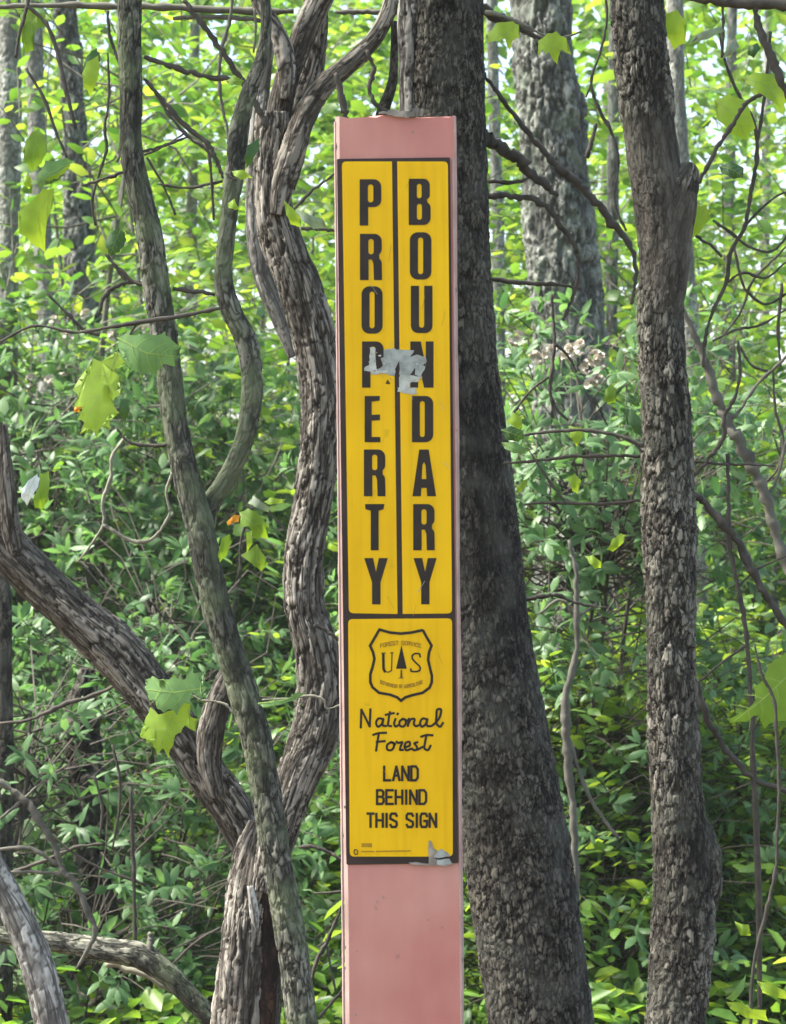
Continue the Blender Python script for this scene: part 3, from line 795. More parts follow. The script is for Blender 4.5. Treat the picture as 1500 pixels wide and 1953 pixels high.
# small stroke font (unit box 1 wide, 1 high, y down)
FNT = {
 'A': [[(0, 1), (.5, 0), (1, 1)], [(.2, .66), (.8, .66)]], 'B': [[(0, 0), (0, 1), (.75, 1), (1, .85), (1, .62), (.75, .48), (0, .48)], [(0, 0), (.7, 0), (.95, .12), (.95, .35), (.75, .48)]],
 'C': [[(1, .2), (.8, 0), (.2, 0), (0, .2), (0, .8), (.2, 1), (.8, 1), (1, .8)]], 'D': [[(0, 0), (0, 1), (.7, 1), (1, .8), (1, .2), (.7, 0), (0, 0)]],
 'E': [[(1, 0), (0, 0), (0, 1), (1, 1)], [(0, .5), (.8, .5)]], 'F': [[(1, 0), (0, 0), (0, 1)], [(0, .5), (.8, .5)]],
 'G': [[(1, .2), (.8, 0), (.2, 0), (0, .2), (0, .8), (.2, 1), (.8, 1), (1, .85), (1, .55), (.55, .55)]], 'H': [[(0, 0), (0, 1)], [(1, 0), (1, 1)], [(0, .5), (1, .5)]],
 'I': [[(.5, 0), (.5, 1)]], 'L': [[(0, 0), (0, 1), (1, 1)]], 'M': [[(0, 1), (0, 0), (.5, .6), (1, 0), (1, 1)]], 'N': [[(0, 1), (0, 0), (1, 1), (1, 0)]],
 'O': [[(.25, 0), (.75, 0), (1, .2), (1, .8), (.75, 1), (.25, 1), (0, .8), (0, .2), (.25, 0)]], 'P': [[(0, 1), (0, 0), (.8, 0), (1, .15), (1, .4), (.8, .52), (0, .52)]],
 'R': [[(0, 1), (0, 0), (.8, 0), (1, .15), (1, .38), (.8, .5), (0, .5)], [(.6, .5), (1, 1)]], 'S': [[(1, .18), (.8, 0), (.2, 0), (0, .15), (0, .38), (.95, .62), (1, .85), (.8, 1), (.2, 1), (0, .82)]],
 'T': [[(0, 0), (1, 0)], [(.5, 0), (.5, 1)]], 'U': [[(0, 0), (0, .8), (.2, 1), (.8, 1), (1, .8), (1, 0)]], 'V': [[(0, 0), (.5, 1), (1, 0)]],
}
def textline(name, txt, x0, x1, y0, y1, w, mat, d=.0024, cx=None, gap=.42, bend=0, drop=0):
    units = sum((.35 if c_ == 'I' else .7 if c_ == ' ' else 1) + gap for c_ in txt) - gap
    uw = (x1 - x0) / units; x = x0; lines = []
    for c_ in txt:
        cw = (.35 if c_ == 'I' else .7 if c_ == ' ' else 1) * uw
        if c_ != ' ':
            for st in FNT[c_]:
                L_ = []
                for (a, b_) in st:
                    X = x + a * cw; t = (X - (x0 + x1) / 2) / ((x1 - x0) / 2)
                    L_.append((X, y0 + b_ * (y1 - y0) + bend * t * t))
                lines.append(L_)
        x += cw + gap * uw
    return ribbon(name, lines, w, d, mat, decal)
textline('lettering', 'LAND', 733, 797, 1461, 1487.5, 4.7, m_ink)
textline('lettering', 'BEHIND', 719.5, 813, 1506.5, 1532.5, 4.7, m_ink)
textline('lettering', 'THIS SIGN', 701, 832, 1551, 1576.5, 4.7, m_ink)
textline('worn_lettering', 'FOREST SERVICE', 726, 803, 1222, 1229, 1.5, m_inkx, bend=6)
textline('worn_lettering', 'DEPARTMENT OF AGRICULTURE', 726, 806, 1305.5, 1311.5, 1.3, m_inkx, bend=-9)
nat = [[(280, 1368), (286, 1168), (378, 1355), (386, 1165)], sp([(522, 1272), (475, 1268), (448, 1320), (470, 1358), (505, 1335), (528, 1275), (524, 1345), (560, 1350)]),
       sp([(600, 1195), (585, 1290), (583, 1345), (615, 1352)]), [(552, 1228), (645, 1208)], sp([(662, 1270), (648, 1335), (662, 1355), (695, 1340)]), [(682, 1222), (690, 1212)],
       sp([(740, 1272), (708, 1300), (710, 1345), (745, 1356), (775, 1320), (765, 1278), (740, 1272), (790, 1290)]), sp([(808, 1268), (798, 1350)], 2), sp([(800, 1330), (835, 1275), (868, 1272), (866, 1335), (888, 1352), (920, 1340)]),
       sp([(1005, 1275), (962, 1268), (932, 1320), (952, 1358), (988, 1335), (1012, 1275), (1008, 1345), (1045, 1352), (1095, 1320), (1158, 1220), (1158, 1165), (1128, 1165), (1112, 1240), (1120, 1335), (1150, 1358), (1185, 1315)])]
ribbon('script_lettering', [Zt(q) for q in nat], 4.3, .0024, m_ink, decal)
fo = [sp([(415, 1448), (470, 1430), (560, 1424)]), sp([(478, 1432), (462, 1530), (448, 1622)]), [(452, 1525), (545, 1516)],
      sp([(612, 1528), (570, 1560), (572, 1608), (612, 1616), (645, 1575), (635, 1532), (612, 1528), (660, 1548)]), sp([(672, 1522), (690, 1535), (735, 1528), (720, 1570), (712, 1612), (745, 1612)]),
      sp([(765, 1585), (820, 1560), (815, 1525), (780, 1532), (762, 1580), (780, 1615), (835, 1600)]), sp([(905, 1528), (870, 1540), (892, 1570), (898, 1604), (865, 1616), (845, 1600)]),
      sp([(905, 1610), (960, 1580)]), sp([(1002, 1455), (985, 1540), (982, 1600), (1015, 1615), (1048, 1565)]), sp([(942, 1468), (1000, 1450), (1070, 1452)])]
ribbon('script_lettering', [Zt(q) for q in fo], 4.3, .0024, m_ink, decal)
# worn print at the foot of the sign
fillpoly('worn_print', [rrect(690, 1607.5, 710, 1615, 1)], [], .0024, .0004, m_inkx, decal)
ribbon('worn_print', [[(690, 1623), (713, 1623)], [(718, 1623), (740, 1622.5), (783, 1622)]], 2.2, .0024, m_inkx, decal)
ribbon('worn_print', [[(683, 1623.5), (680.5, 1619.5), (676.5, 1620), (675.5, 1625), (678, 1629), (682, 1628)]], 2.0, .0024, m_inkf, decal, closed=True)
# torn grey tape over the P and the N, built up in several scraps
Z3 = lambda pts: [(680 + x / 9.375, 640 + y / 9.375) for x, y in pts]
rr = np.random.default_rng(3)
def rough(P, k=.7):
    out = []
    for a, c_ in zip(P, P[1:] + P[:1]):
        for t in (0, .33, .66): out.append((a[0] + (c_[0] - a[0]) * t + rr.normal(0, k), a[1] + (c_[1] - a[1]) * t + rr.normal(0, k)))
    return out
scraps = [([(345, 275), (700, 225), (790, 255), (770, 430), (690, 600), (690, 725), (600, 700), (375, 660), (260, 690), (345, 520)], .0031, m_tape),
          ([(250, 205), (335, 215), (345, 560), (390, 690), (270, 690), (240, 640), (140, 630), (145, 570), (215, 520), (245, 440)], .0036, m_tape2),
          ([(770, 250), (1030, 262), (950, 395), (860, 440), (780, 560)], .0034, m_tape),
          ([(765, 420), (900, 410), (1090, 330), (1240, 380), (1250, 470), (1170, 530), (1235, 540), (1220, 620), (1130, 740), (1060, 700), (1050, 570), (960, 710), (770, 690)], .0039, m_tape),
          ([(350, 640), (560, 620), (570, 660), (360, 680)], .0041, m_tape2),
          ([(770, 690), (960, 710), (1120, 730), (1110, 820), (960, 830), (960, 940), (1080, 920), (1060, 1050), (900, 1040), (740, 1000), (740, 930), (770, 920)], .0033, m_tape2),
          ([(960, 745), (1170, 735), (1180, 775), (960, 800)], .0041, m_tape2), ([(850, 480), (1000, 440), (1020, 560), (880, 640)], .0044, m_tape), ([(440, 400), (600, 330), (640, 480), (470, 520)], .0036, m_tape)]
for P, d, mt in scraps: fillpoly('tape_scrap', [rough(Z3(P))], [], .0026 + (d - .0031) * .6, .0004, mt, decal)
for q in range(26):
    a_ = rr.uniform(0, 6.28); cx_, cy_ = 752 + rr.normal(0, 26), 698 + rr.normal(0, 15); rd = rr.uniform(.9, 3.2)
    fillpoly('tape_fleck', [[(cx_ + rd * rr.uniform(.5, 1.3) * math.cos(a_ + t * .9), cy_ + rd * rr.uniform(.4, 1.1) * math.sin(a_ + t * .9)) for t in range(7)]], [], .0034 + q * .00002, .0003, m_tape if q % 2 else m_tape2, decal)
fillpoly('rust_spot', [rough(Z3([(520, 860), (560, 780), (605, 850), (600, 870)]), .2)], [], .0025, .0003, m_inkf, decal)
# torn lower right corner of the sign
Z2 = lambda pts: [(640 + x / 5.769, 1420 + y / 5.769) for x, y in pts]
fillpoly('torn_corner', [rough(Z2([(1085, 1215), (1120, 1170), (1170, 1150), (1240, 1190), (1260, 1225), (1150, 1240), (1085, 1240)]), .6)], [], .0027, .0004, m_tape, decal)
fillpoly('torn_corner', [rough(Z2([(1025, 1310), (1030, 1050), (1060, 1060), (1070, 1120), (1125, 1165), (1080, 1200), (1080, 1245), (1115, 1250), (1110, 1315)]), .4)], [], .0031, .0005, m_chip, decal)
fillpoly('torn_corner', [rough(Z2([(1115, 1265), (1250, 1250), (1290, 1310), (1240, 1318), (1120, 1315)]), .4)], [], .0029, .0006, m_tape, decal)
fillpoly('torn_corner', [rough(Z2([(810, 1295), (890, 1290), (1110, 1318), (1280, 1316), (1200, 1332), (860, 1320)]), .3)], [], .0029, .0006, m_chip, decal)

rr = np.random.default_rng(21)
for q in range(16):
    x, y, L_ = rr.uniform(670, 850), rr.uniform(320, 1620), rr.uniform(8, 34); a_ = rr.normal(1.3, .5)
    ribbon('scratch', [[(x, y), (x + L_ * .5 * math.cos(a_) + rr.normal(0, .7), y + L_ * .5 * math.sin(a_)), (x + L_ * math.cos(a_), y + L_ * math.sin(a_))]], rr.uniform(.5, .9), .0030, m_inkx if q % 3 else m_tape2, decal, th=.0001)
for q in range(22):
    sd = rr.random() < .5; y = rr.uniform(230, 1950); t = (y - 221) / 1732; x = (642 + 18 * t if sd else 867 + 16 * t) + rr.normal(0, 1.6); w, h = rr.uniform(.8, 2.4), rr.uniform(2, 9)
    if not sd: x += .5
    fillpoly('paint_chip', [[(x - w, y), (x - w * .3, y - h * .6), (x + w, y - h * .3), (x + w * .7, y + h * .5), (x, y + h)]], [], .0011 + q * .00001, .0003, m_chip if q % 3 else m_edge, post)
for q in range(14):
    x, y, w = rr.uniform(668, 872), rr.choice([rr.uniform(235, 295), rr.uniform(1665, 1945), rr.uniform(1665, 1945)]), rr.uniform(.6, 1.9)
    if y < 300: x -= 16
    fillpoly('paint_chip', [[(x + w * rr.uniform(.5, 1.4) * math.cos(t), y + w * rr.uniform(.6, 1.8) * math.sin(t)) for t in np.linspace(0, 5.4, 7)]], [], .0004, .0003, m_chip, post)

#==TREES==
# ------------------------------------------------------------------ near trees
def Yc(pts, Y): return [(p[0], p[1], p[2], Y + (p[3] if len(p) > 3 else 0)) for p in pts]

# the big dark trunk behind the post
tA = empty('hardwood_tree', at(1060, 976.5, 2.75)); tA.location.z = 0
vlabel(tA, 'thick dark leaning trunk close behind the right edge of the post', 'tree')
ptsA = Yc([(844, -60, 160), (844, 100, 162), (848, 300, 164), (856, 500, 158), (870, 700, 156), (893, 900, 162), (911, 1100, 172), (933, 1300, 184), (964, 1500, 194), (998, 1700, 198), (1029, 1953, 200), (1060, 2200, 212)], 2.75)
bark_tube('trunk', to_ground(up(ptsA, 4.2, -30), 40, 1.5), M_A, tA, 'blocky', .0015, 1)
for P in [[(915, 250, 26), (960, 285, 24), (1000, 315, 23), (1040, 355, 17), (1064, 374, 8)],
          [(915, 130, 8), (945, 170, 9), (985, 225, 10), (1030, 280, 12), (1068, 322, 15), (1115, 362, 17), (1160, 415, 14), (1205, 475, 11), (1213, 540, 9), (1205, 580, 7)],
          [(920, 372, 11), (975, 374, 13), (1030, 384, 12), (1070, 430, 11), (1100, 480, 9), (1104, 510, 8), (1092, 570, 8), (1075, 610, 7)],
          [(925, 345, 7), (990, 346, 8), (1010, 340, 4)], [(925, 530, 8), (1000, 540, 9), (1060, 542, 7), (1100, 548, 5)],
          [(880, -10, 24), (930, 25, 22), (975, 42, 16), (1020, 68, 9), (1060, 80, 5)],
          [(990, 1150, 8), (1020, 1140, 9), (1060, 1135, 8), (1100, 1150, 6), (1160, 1160, 4)]]:
    twig_obj('branch', Yc(P, 2.8), M_TW, tA)

# the tree on the right with plated bark
tB = empty('persimmon_tree', at(1280, 976.5, 2.55)); tB.location.z = 0
tB.name = 'plated_bark_tree'
vlabel(tB, 'straight tree with grey plated bark and a broken stub, right of the post', 'tree')
ptsB = Yc([(1217, -60, 96), (1221, 60, 96), (1233, 200, 96), (1248, 300, 100), (1262, 390, 100), (1266, 450, 94), (1264, 600, 84), (1271, 800, 92), (1276, 1000, 96), (1278, 1120, 94), (1278, 1250, 92), (1287, 1400, 96), (1294, 1540, 104), (1300, 1630, 112), (1301, 1750, 116), (1288, 1953, 108), (1282, 2150, 112)], 2.55)
bark_tube('trunk', to_ground(up(ptsB, 4.2, 25), 0, 1.5), M_B, tB, 'plate', .0013, 2, smooth_zone=[(225, 560)])
bark_tube('broken_stub', Yc([(1266, 600, 66), (1272, 520, 78), (1281, 440, 78), (1291, 390, 76), (1303, 352, 60), (1313, 328, 42), (1319, 315, 26), (1321, 311, 12)], 2.545), M_B, tB, 'fine', .0014, 3, smooth_zone=[(360, 620)], deep=1.4)
bark_tube('burl', Yc([(1316, 1840, 40), (1330, 1750, 64), (1340, 1680, 72), (1342, 1615, 60), (1330, 1560, 34)], 2.56), M_B, tB, 'plate', .0018, 4)
for P in [[(1320, 365, 8), (1340, 335, 9), (1370, 280, 9), (1400, 235, 9), (1425, 195, 8), (1470, 170, 7)], [(1318, 938, 13), (1345, 960, 15), (1398, 1018, 17), (1435, 1085, 16), (1470, 1150, 16), (1530, 1225, 15)],
          [(1322, 910, 7), (1348, 880, 8), (1378, 840, 9), (1385, 790, 8), (1405, 750, 7), (1412, 700, 6), (1408, 650, 5)], [(1330, 1300, 11), (1348, 1365, 14), (1385, 1430, 13), (1440, 1485, 12), (1520, 1515, 12)],
          [(1322, 880, 5), (1370, 885, 6), (1430, 886, 5), (1480, 890, 4)], [(1225, 870, 6), (1150, 868, 7), (1080, 872, 7), (1015, 880, 6), (960, 884, 5)], [(1225, 955, 6), (1150, 960, 7), (1060, 958, 6), (1000, 962, 5)],
          [(1315, 435, 5), (1330, 450, 6), (1360, 470, 6), (1378, 490, 5)]]:
    twig_obj('branch', Yc(P, 2.6), M_TW, tB)

# the crooked, shreddy-barked tree left of the post
tC = empty('crooked_tree', at(465, 976.5, 2.65)); tC.location.z = 0
vlabel(tC, 'crooked tree with stringy brown bark forking low, left of the post', 'tree')
bark_tube('trunk', to_ground(Yc([(508, 1570, 60), (500, 1620, 92), (492, 1690, 104), (486, 1760, 106), (478, 1850, 112), (470, 1953, 120), (462, 2150, 130)], 2.65), 0, 1.6), M_C, tC, 'shred', .0017, 5, twist=.25)
bark_tube('limb', up(Yc([(-260, 640, 74), (-150, 860, 78), (-60, 975, 84), (20, 1052, 92), (85, 1118, 94), (150, 1178, 92), (225, 1248, 92), (290, 1328, 92), (345, 1405, 88), (398, 1485, 84), (445, 1555, 80), (478, 1620, 74), (490, 1680, 60)], 2.68), 3.4, -40), M_C, tC, 'shred', .0017, 6, twist=.3)
bark_tube('limb', Yc([(522, 215, 58), (520, 300, 64), (527, 400, 70), (548, 480, 80), (573, 560, 84), (597, 650, 82), (612, 750, 78), (610, 860, 74), (594, 970, 72), (578, 1070, 74), (580, 1160, 78), (603, 1240, 82), (612, 1330, 82), (596, 1410, 80), (568, 1480, 76), (545, 1550, 70), (522, 1630, 66), (506, 1700, 50)], 2.62), M_C, tC, 'shred', .0016, 7, twist=-.3)
bark_tube('limb', up(Yc([(640, -60, 44), (606, 10, 44), (575, 80, 50), (548, 150, 50), (532, 220, 52), (528, 300, 44)], 2.62), 4.0, 60), M_C, tC, 'shred', .0016, 8)
bark_tube('limb', up(Yc([(600, -60, 38), (602, 60, 40), (590, 140, 44), (565, 220, 44), (545, 290, 42), (532, 360, 34)], 2.66), 3.8, -20), M_C, tC, 'shred', .0016, 9, deep=1.3)
bark_tube('limb', up(Yc([(752, -60, 26), (742, 20, 28), (705, 85, 32), (655, 130, 36), (612, 170, 40), (585, 215, 44), (562, 280, 46), (540, 350, 44), (530, 410, 30)], 2.6), 3.8, 60), M_C, tC, 'shred', .0016, 10)
bark_tube('limb', up(Yc([(470, -60, 22), (492, 0, 24), (520, 45, 27), (540, 90, 30), (548, 140, 30), (545, 190, 22)], 2.6), 3.6, -80), M_C, tC, 'shred', .0016, 11)
bark_tube('stem', Yc([(515, 60, 26), (503, 140, 28), (494, 230, 28), (488, 340, 32), (488, 440, 34), (500, 520, 36), (530, 600, 34), (560, 680, 20)], 2.7), M_S, tC, 'shred', .0017, 12)
bark_tube('limb_stub', Yc([(442, 1262, 26), (432, 1300, 42), (415, 1345, 50), (402, 1400, 52), (400, 1460, 46), (415, 1520, 30)], 2.63), M_C, tC, 'shred', .0017, 13)
bark_tube('limb_stub', Yc([(4, 810, 24), (8, 870, 30), (12, 940, 36), (20, 1010, 40), (30, 1060, 30)], 2.66), M_C, tC, 'shred', .0017, 14)
# pale shard of torn bark and rusty hollow
fs = Yc([(477, 1690, 10), (482, 1720, 15), (487, 1755, 15), (491, 1775, 5)], 2.57)
bark_tube('bark_shard', fs, M_S, tC, 'fine', .0015, 15)
m_hol = bark_mat('rotten_red_wood', (.016, .010, .008), (.075, .038, .024), (.012, .008, .006))
hol = []
for px, py, w in [(503, 1560, 6), (508, 1600, 18), (510, 1650, 34), (508, 1700, 44), (512, 1760, 40), (514, 1830, 36), (510, 1900, 34), (506, 1990, 30)]: hol.append((px, py, w))
bark_tube('exposed_heartwood', Yc(hol, 2.628), m_hol, tC, 'shred', .002, 16, twist=.2, deep=.7)
for P in [[(350, 0, 9), (385, 45, 11), (425, 98, 12), (460, 150, 12), (488, 200, 12), (512, 240, 13)], [(600, 1190, 8), (625, 1205, 8), (655, 1225, 6)], [(560, 400, 6), (600, 360, 6), (640, 330, 4)],
          [(575, 435, 7), (610, 437, 6), (648, 440, 5)], [(570, 1615, 6), (600, 1616, 7), (630, 1628, 7), (655, 1642, 6)], [(700, 95, 8), (712, 130, 9), (705, 175, 9), (725, 205, 8), (760, 215, 6)], [(640, 140, 10), (652, 185, 14), (660, 225, 12), (668, 300, 8)]]:
    twig_obj('branch', Yc(P, 2.55), M_TW, tC)

# slim grey tree with a side stem, in front of the crooked tree
tD = empty('slim_tree', at(600, 976.5, 2.42)); tD.location.z = 0
vlabel(tD, 'slim greenish grey tree winding up across the crooked tree, with one curved side stem', 'tree')
ptsD = Yc([(246, -60, 44), (247, 100, 45), (250, 195, 44), (249, 270, 47), (262, 350, 48), (282, 430, 47), (296, 530, 46), (310, 620, 47), (321, 700, 49), (330, 780, 50), (343, 855, 51), (360, 925, 54), (380, 1000, 57), (400, 1100, 58), (424, 1200, 58), (446, 1265, 57), (468, 1335, 56), (490, 1415, 57), (503, 1490, 56), (515, 1560, 56), (528, 1640, 55), (542, 1720, 54), (559, 1813, 54), (576, 1953, 54), (590, 2150, 58)], 2.42)
bark_tube('trunk', to_ground(up(ptsD, 3.9, -20), 10, 1.5), M_D, tD, 'fine', .0015, 20, deep=1.5)
bark_tube('side_stem', up(Yc([(497, -60, 18), (508, 40, 20), (496, 120, 24), (472, 185, 30), (457, 245, 36), (449, 320, 35), (440, 390, 33), (431, 465, 33), (427, 535, 35), (440, 590, 36), (466, 640, 37), (480, 705, 37), (477, 785, 38), (458, 862, 40), (425, 925, 38), (398, 968, 38), (388, 1010, 34)], 2.44), 3.6, 40), M_D, tD, 'fine', .0015, 21, deep=1.4)
for P in [[(275, 108, 8), (325, 125, 10), (370, 140, 11), (440, 152, 9)], [(275, 150, 7), (310, 190, 9), (350, 235, 10), (395, 275, 10), (415, 310, 8), (425, 340, 5)], [(305, 545, 9), (260, 540, 9), (225, 510, 6), (200, 485, 4)],
          [(330, 550, 8), (370, 556, 9), (410, 562, 8)], [(240, 325, 6), (200, 340, 7), (160, 352, 5)], [(270, 290, 5), (310, 278, 6), (360, 260, 4)], [(340, 845, 6), (290, 850, 7), (240, 838, 6), (222, 815, 4)], [(560, 1470, 0.1), (561, 1471, .1)]][:-1]:
    twig_obj('branch', Yc(P, 2.42), M_TW, tD)

# leaning grey trunk and broken limb, lower left
tE = empty('leaning_tree', at(140, 976.5, 2.5)); tE.location.z = 0
vlabel(tE, 'smooth light grey leaning stem at the lower left corner', 'tree')
bark_tube('trunk', to_ground(up(Yc([(-160, 1380, 44), (-60, 1570, 48), (0, 1685, 54), (38, 1760, 58), (70, 1840, 62), (98, 1953, 66), (120, 2100, 70)], 2.5), 3.2, -300), 0, 1.4), M_S, tE, 'fine', .0017, 23)
tF = empty('broken_limb', at(430, 976.5, 2.8)); tF.location.z = 0
vlabel(tF, 'dead bent limb crossing low behind the leaning stem, sloping to the right', 'fallen branch')
bark_tube('limb', Yc([(-300, 1700, 24), (-80, 1768, 30), (0, 1783, 32), (100, 1796, 36), (200, 1812, 40), (272, 1826, 44), (318, 1858, 42), (368, 1908, 40), (430, 1975, 38), (560, 2200, 34), (760, 2560, 30), (820, 2780, 26)], 2.8), M_D, tF, 'fine', .0018, 24, deep=1.4)
twig_obj('side_branch', Yc([(282, 1830, 18), (288, 1800, 14), (285, 1780, 9)], 2.8), M_TG, tF)
twig_obj('side_branch', Yc([(340, 1895, 10), (260, 1855, 12), (200, 1838, 10)], 2.83), M_TP, tF)

bark_tube('lit_side_strip', Yc([(786, -60, 44), (785, 60, 46), (786, 150, 44), (788, 240, 46), (794, 400, 30)], 2.728), M_AL, tA, 'shred', .0016, 25, twist=.2)  # lit left side of the dark trunk, painted in as a strip of paler bark
bark_tube('dead_stem', Yc([(752, 40, 13), (752, 100, 16), (748, 160, 20), (735, 200, 24), (724, 240, 24), (745, 330, 20), (790, 520, 14)], 2.66), M_A, tA, 'fine', .0016, 26)

def crown_over(tree, cx, cy, z0, z1, n, pal='mid', r=.55):
    cc = [(cx + rng.normal(0, r), cy + rng.normal(0, r), rng.uniform(z0, z1)) for _ in range(7)]
    for c_ in cc[:4]:
        P = np.array([[tree.location.x * .3 + cx * .7, cy, z0 - .6], [(cx + c_[0]) / 2, (cy + c_[1]) / 2, z0 - .1], c_])
        V, F = twig_arrays([(catmull(P, 5), .014, .004)], 6); link('bough', np_mesh('bough', V, F, M_TG), tree)
    crown_stuff(tree, cc, int(n * .6), (.38, .38, .2), .075, pal)
crown_over(tA, .1, 2.4, 2.9, 4.6, 340)
crown_over(tB, 1.0, 2.2, 2.8, 4.4, 300)
crown_over(tC, -.5, 2.3, 2.8, 4.2, 260)
crown_over(tD, -1.0, 1.9, 2.7, 4.0, 180)
crown_over(tE, -1.6, 2.6, 2.6, 3.6, 100)

#==MID==
# ------------------------------------------------------------------ trees further back
def back_tree(name, label, pts, Y, mat, style='ridge', res=.005, crown=None, seed=30, top=6, group=None, deep=1.0, n=160, low_bough=True):
    t = empty(name, at(pts[-1][0], 976.5, Y)); t.location.z = float(ground_h(t.location.x, t.location.y))
    vlabel(t, label, 'tree', group)
    bark_tube('trunk', to_ground(up(Yc(pts, Y), top, rng.uniform(-60, 60)), 0, 1.4), mat, t, style, res, seed, deep=deep)
    if not n: return t
    n = int(n * .4)
    x, y = t.location.x, Y
    cc = [(x + rng.normal(0, .7), y + rng.normal(0, .5), rng.uniform(top * .62, top * 1.05)) for _ in range(7)]
    for c_ in cc[:4]:
        V, F = twig_arrays([(np.array([[x, y, top * .55], [(x + c_[0]) / 2, (y + c_[1]) / 2, top * .7], c_]), .03, .008)], 5); link('bough', np_mesh('bough', V, F, mat), t)
    if n: crown_stuff(t, cc, n, (.5, .5, .35), .08, crown or 'bright')
    return t
back_tree('oak_tree', 'broad furrowed grey trunk behind the bare twigs, between the dark trunk and the plated one',
          [(1030, -60, 112), (1036, 100, 118), (1048, 200, 124), (1064, 400, 128), (1084, 600, 132), (1095, 800, 140), (1098, 1100, 150)], 5.2, M_F, 'ridge', .0035, seed=31, top=5.5)
back_tree('oak_tree', 'grey trunk running down the left edge at the top of the photo', [(20, -60, 42), (18, 200, 42), (17, 400, 38), (15, 640, 36)], 6.3, M_P, 'blocky', .004, seed=32, top=5.2, n=110, deep=2)
back_tree('maple_tree', 'stout grey trunk second in from the left edge, behind the yellow-green leaves', [(120, -60, 38), (135, 150, 42), (146, 320, 48), (150, 450, 56), (156, 560, 60), (166, 700, 66)], 6.9, M_F, 'ridge', .0035, seed=33, top=5.6, n=110)
back_tree('maple_tree', 'pale narrow trunk between the two grey trunks at the upper left', [(62, -60, 34), (68, 200, 34), (78, 400, 36), (88, 600, 36)], 7.2, M_P, 'blocky', .005, seed=34, top=6, n=90)
back_tree('birch_tree', 'pale slender trunk half hidden behind the plated tree on the right', [(1286, -60, 30), (1292, 150, 30), (1304, 400, 30), (1316, 600, 32), (1324, 800, 32), (1334, 1100, 34)], 5.8, M_P, 'fine', .004, seed=35, top=6, n=100)
back_tree('birch_tree', 'very thin pale trunk in the bright gap right of the dark trunk', [(938, -60, 20), (942, 200, 22), (950, 420, 24), (952, 650, 26)], 7.5, M_P, 'fine', .005, seed=36, top=6.5, n=80)
back_tree('hardwood_tree', 'dark narrow trunk down the left edge in the lower half', [(0, 1100, 34), (5, 1250, 36), (8, 1450, 36), (4, 1700, 38)], 3.9, M_A, 'fine', .0028, seed=37, top=1.3, n=0)
tK = back_tree('dead_tree', 'dark rotten trunk wrapped in leafy shoots at the lower left', [(158, 1330, 40), (160, 1420, 56), (166, 1520, 60), (178, 1650, 60), (205, 1780, 64), (235, 1953, 70)], 4.4, M_A, 'ridge', .003, seed=38, top=.97, n=0)
back_tree('maple_tree', 'faint grey trunk low in the bright thicket just left of the plated tree', [(1168, 700, 26), (1172, 900, 34), (1180, 1100, 36), (1190, 1300, 38)], 6.8, M_F, 'fine', .005, seed=39, top=3.2, n=0)
for (px, w, Y, s_, lb) in [(360, 22, 11, 41, 'slender far trunk glimpsed midway between the slim tree and its side stem'), (468, 16, 13, 42, 'slender far trunk glimpsed between the side stem and the crooked tree'), (655, 16, 12, 43, 'slender far trunk just above the left corner of the post'),
                       (1150, 20, 12, 45, 'slender far trunk right beside the broad furrowed trunk'), (1385, 22, 11, 46, 'slender far trunk behind the looping vines at the right'), (1455, 18, 14, 47, 'slender far trunk nearest the upper right corner'), (215, 18, 12.5, 48, 'slender far trunk just left of the slim tree at the top')]:
    back_tree('distant_tree', lb, [(px + 14, -60, w * .9), (px + 5, 500, w), (px, 1000, w * 1.1), (px - 4, 1250, w * 1.2)], Y, M_P if s_ % 2 else M_F, 'fine', .012, seed=s_, top=7.5, n=60, group='slender trunks far back in the wood')

# ------------------------------------------------------------------ shrubs and young trees, each a thing
SH = [
 # label, px, Y, py_top, width, palette, n
 ('laurel_bush', 'dark laurel bush filling the left edge below the grey trunks', 30, 5.6, 640, 1.0, 'laurel', 230),
 ('laurel_bush', 'dense dark laurel bush behind the two hanging lobed leaves', 190, 6.2, 610, 1.1, 'laurel', 260),
 ('laurel_bush', 'laurel bush in the gap between the slim tree and its side stem', 400, 6.6, 700, 1.0, 'laurel', 220),
 ('laurel_bush', 'laurel bush seen in the gap just left of the post', 540, 7.0, 760, 1.0, 'laurel', 200),
 ('laurel_bush', 'laurel bush above the thick slanting limb at the left', 230, 4.9, 960, .8, 'laurel', 170),
 ('laurel_bush', 'laurel bush with pale flower clusters right of the dark trunk', 1075, 4.5, 640, .72, 'laurel', 300),
 ('laurel_bush', 'laurel bush under the broad furrowed trunk, nearer the plated tree', 1165, 5.8, 800, 1.0, 'mid', 190),
 ('laurel_bush', 'low green bush between the dark trunk and the plated tree, near the bottom', 1150, 4.5, 1260, .8, 'mid', 210),
 ('laurel_bush', 'laurel bush low on the right edge beyond the plated tree', 1420, 4.8, 1210, .9, 'mid', 240),
 ('laurel_bush', 'soft green bush at mid height along the right edge', 1450, 6.8, 800, 1.1, 'bright', 200),
 ('laurel_bush', 'leafy bush beneath the slanting limb in the lower left corner', 60, 4.3, 1240, .8, 'laurel', 190),
 ('laurel_bush', 'leafy bush behind the fork of the crooked tree', 330, 5.4, 1330, .9, 'bright', 130),
 ('laurel_bush', 'small bush showing between the slim tree and the foot of the post', 620, 5.6, 1400, .7, 'bright', 110),
 ('laurel_bush', 'tall airy bush directly behind the post and dark trunk', 860, 7.4, 700, 1.2, 'mid', 160),
]
FLW = {5: [(1036, 690), (1018, 682), (1092, 668), (1084, 676), (1137, 682), (1146, 688), (1050, 672), (1128, 735), (1140, 728), (1110, 662), (1150, 850), (1128, 842), (985, 645), (1120, 700)],
       1: [(105, 612), (130, 640), (96, 725), (250, 612), (282, 628), (120, 705), (60, 722), (165, 600), (215, 640), (300, 690)]}
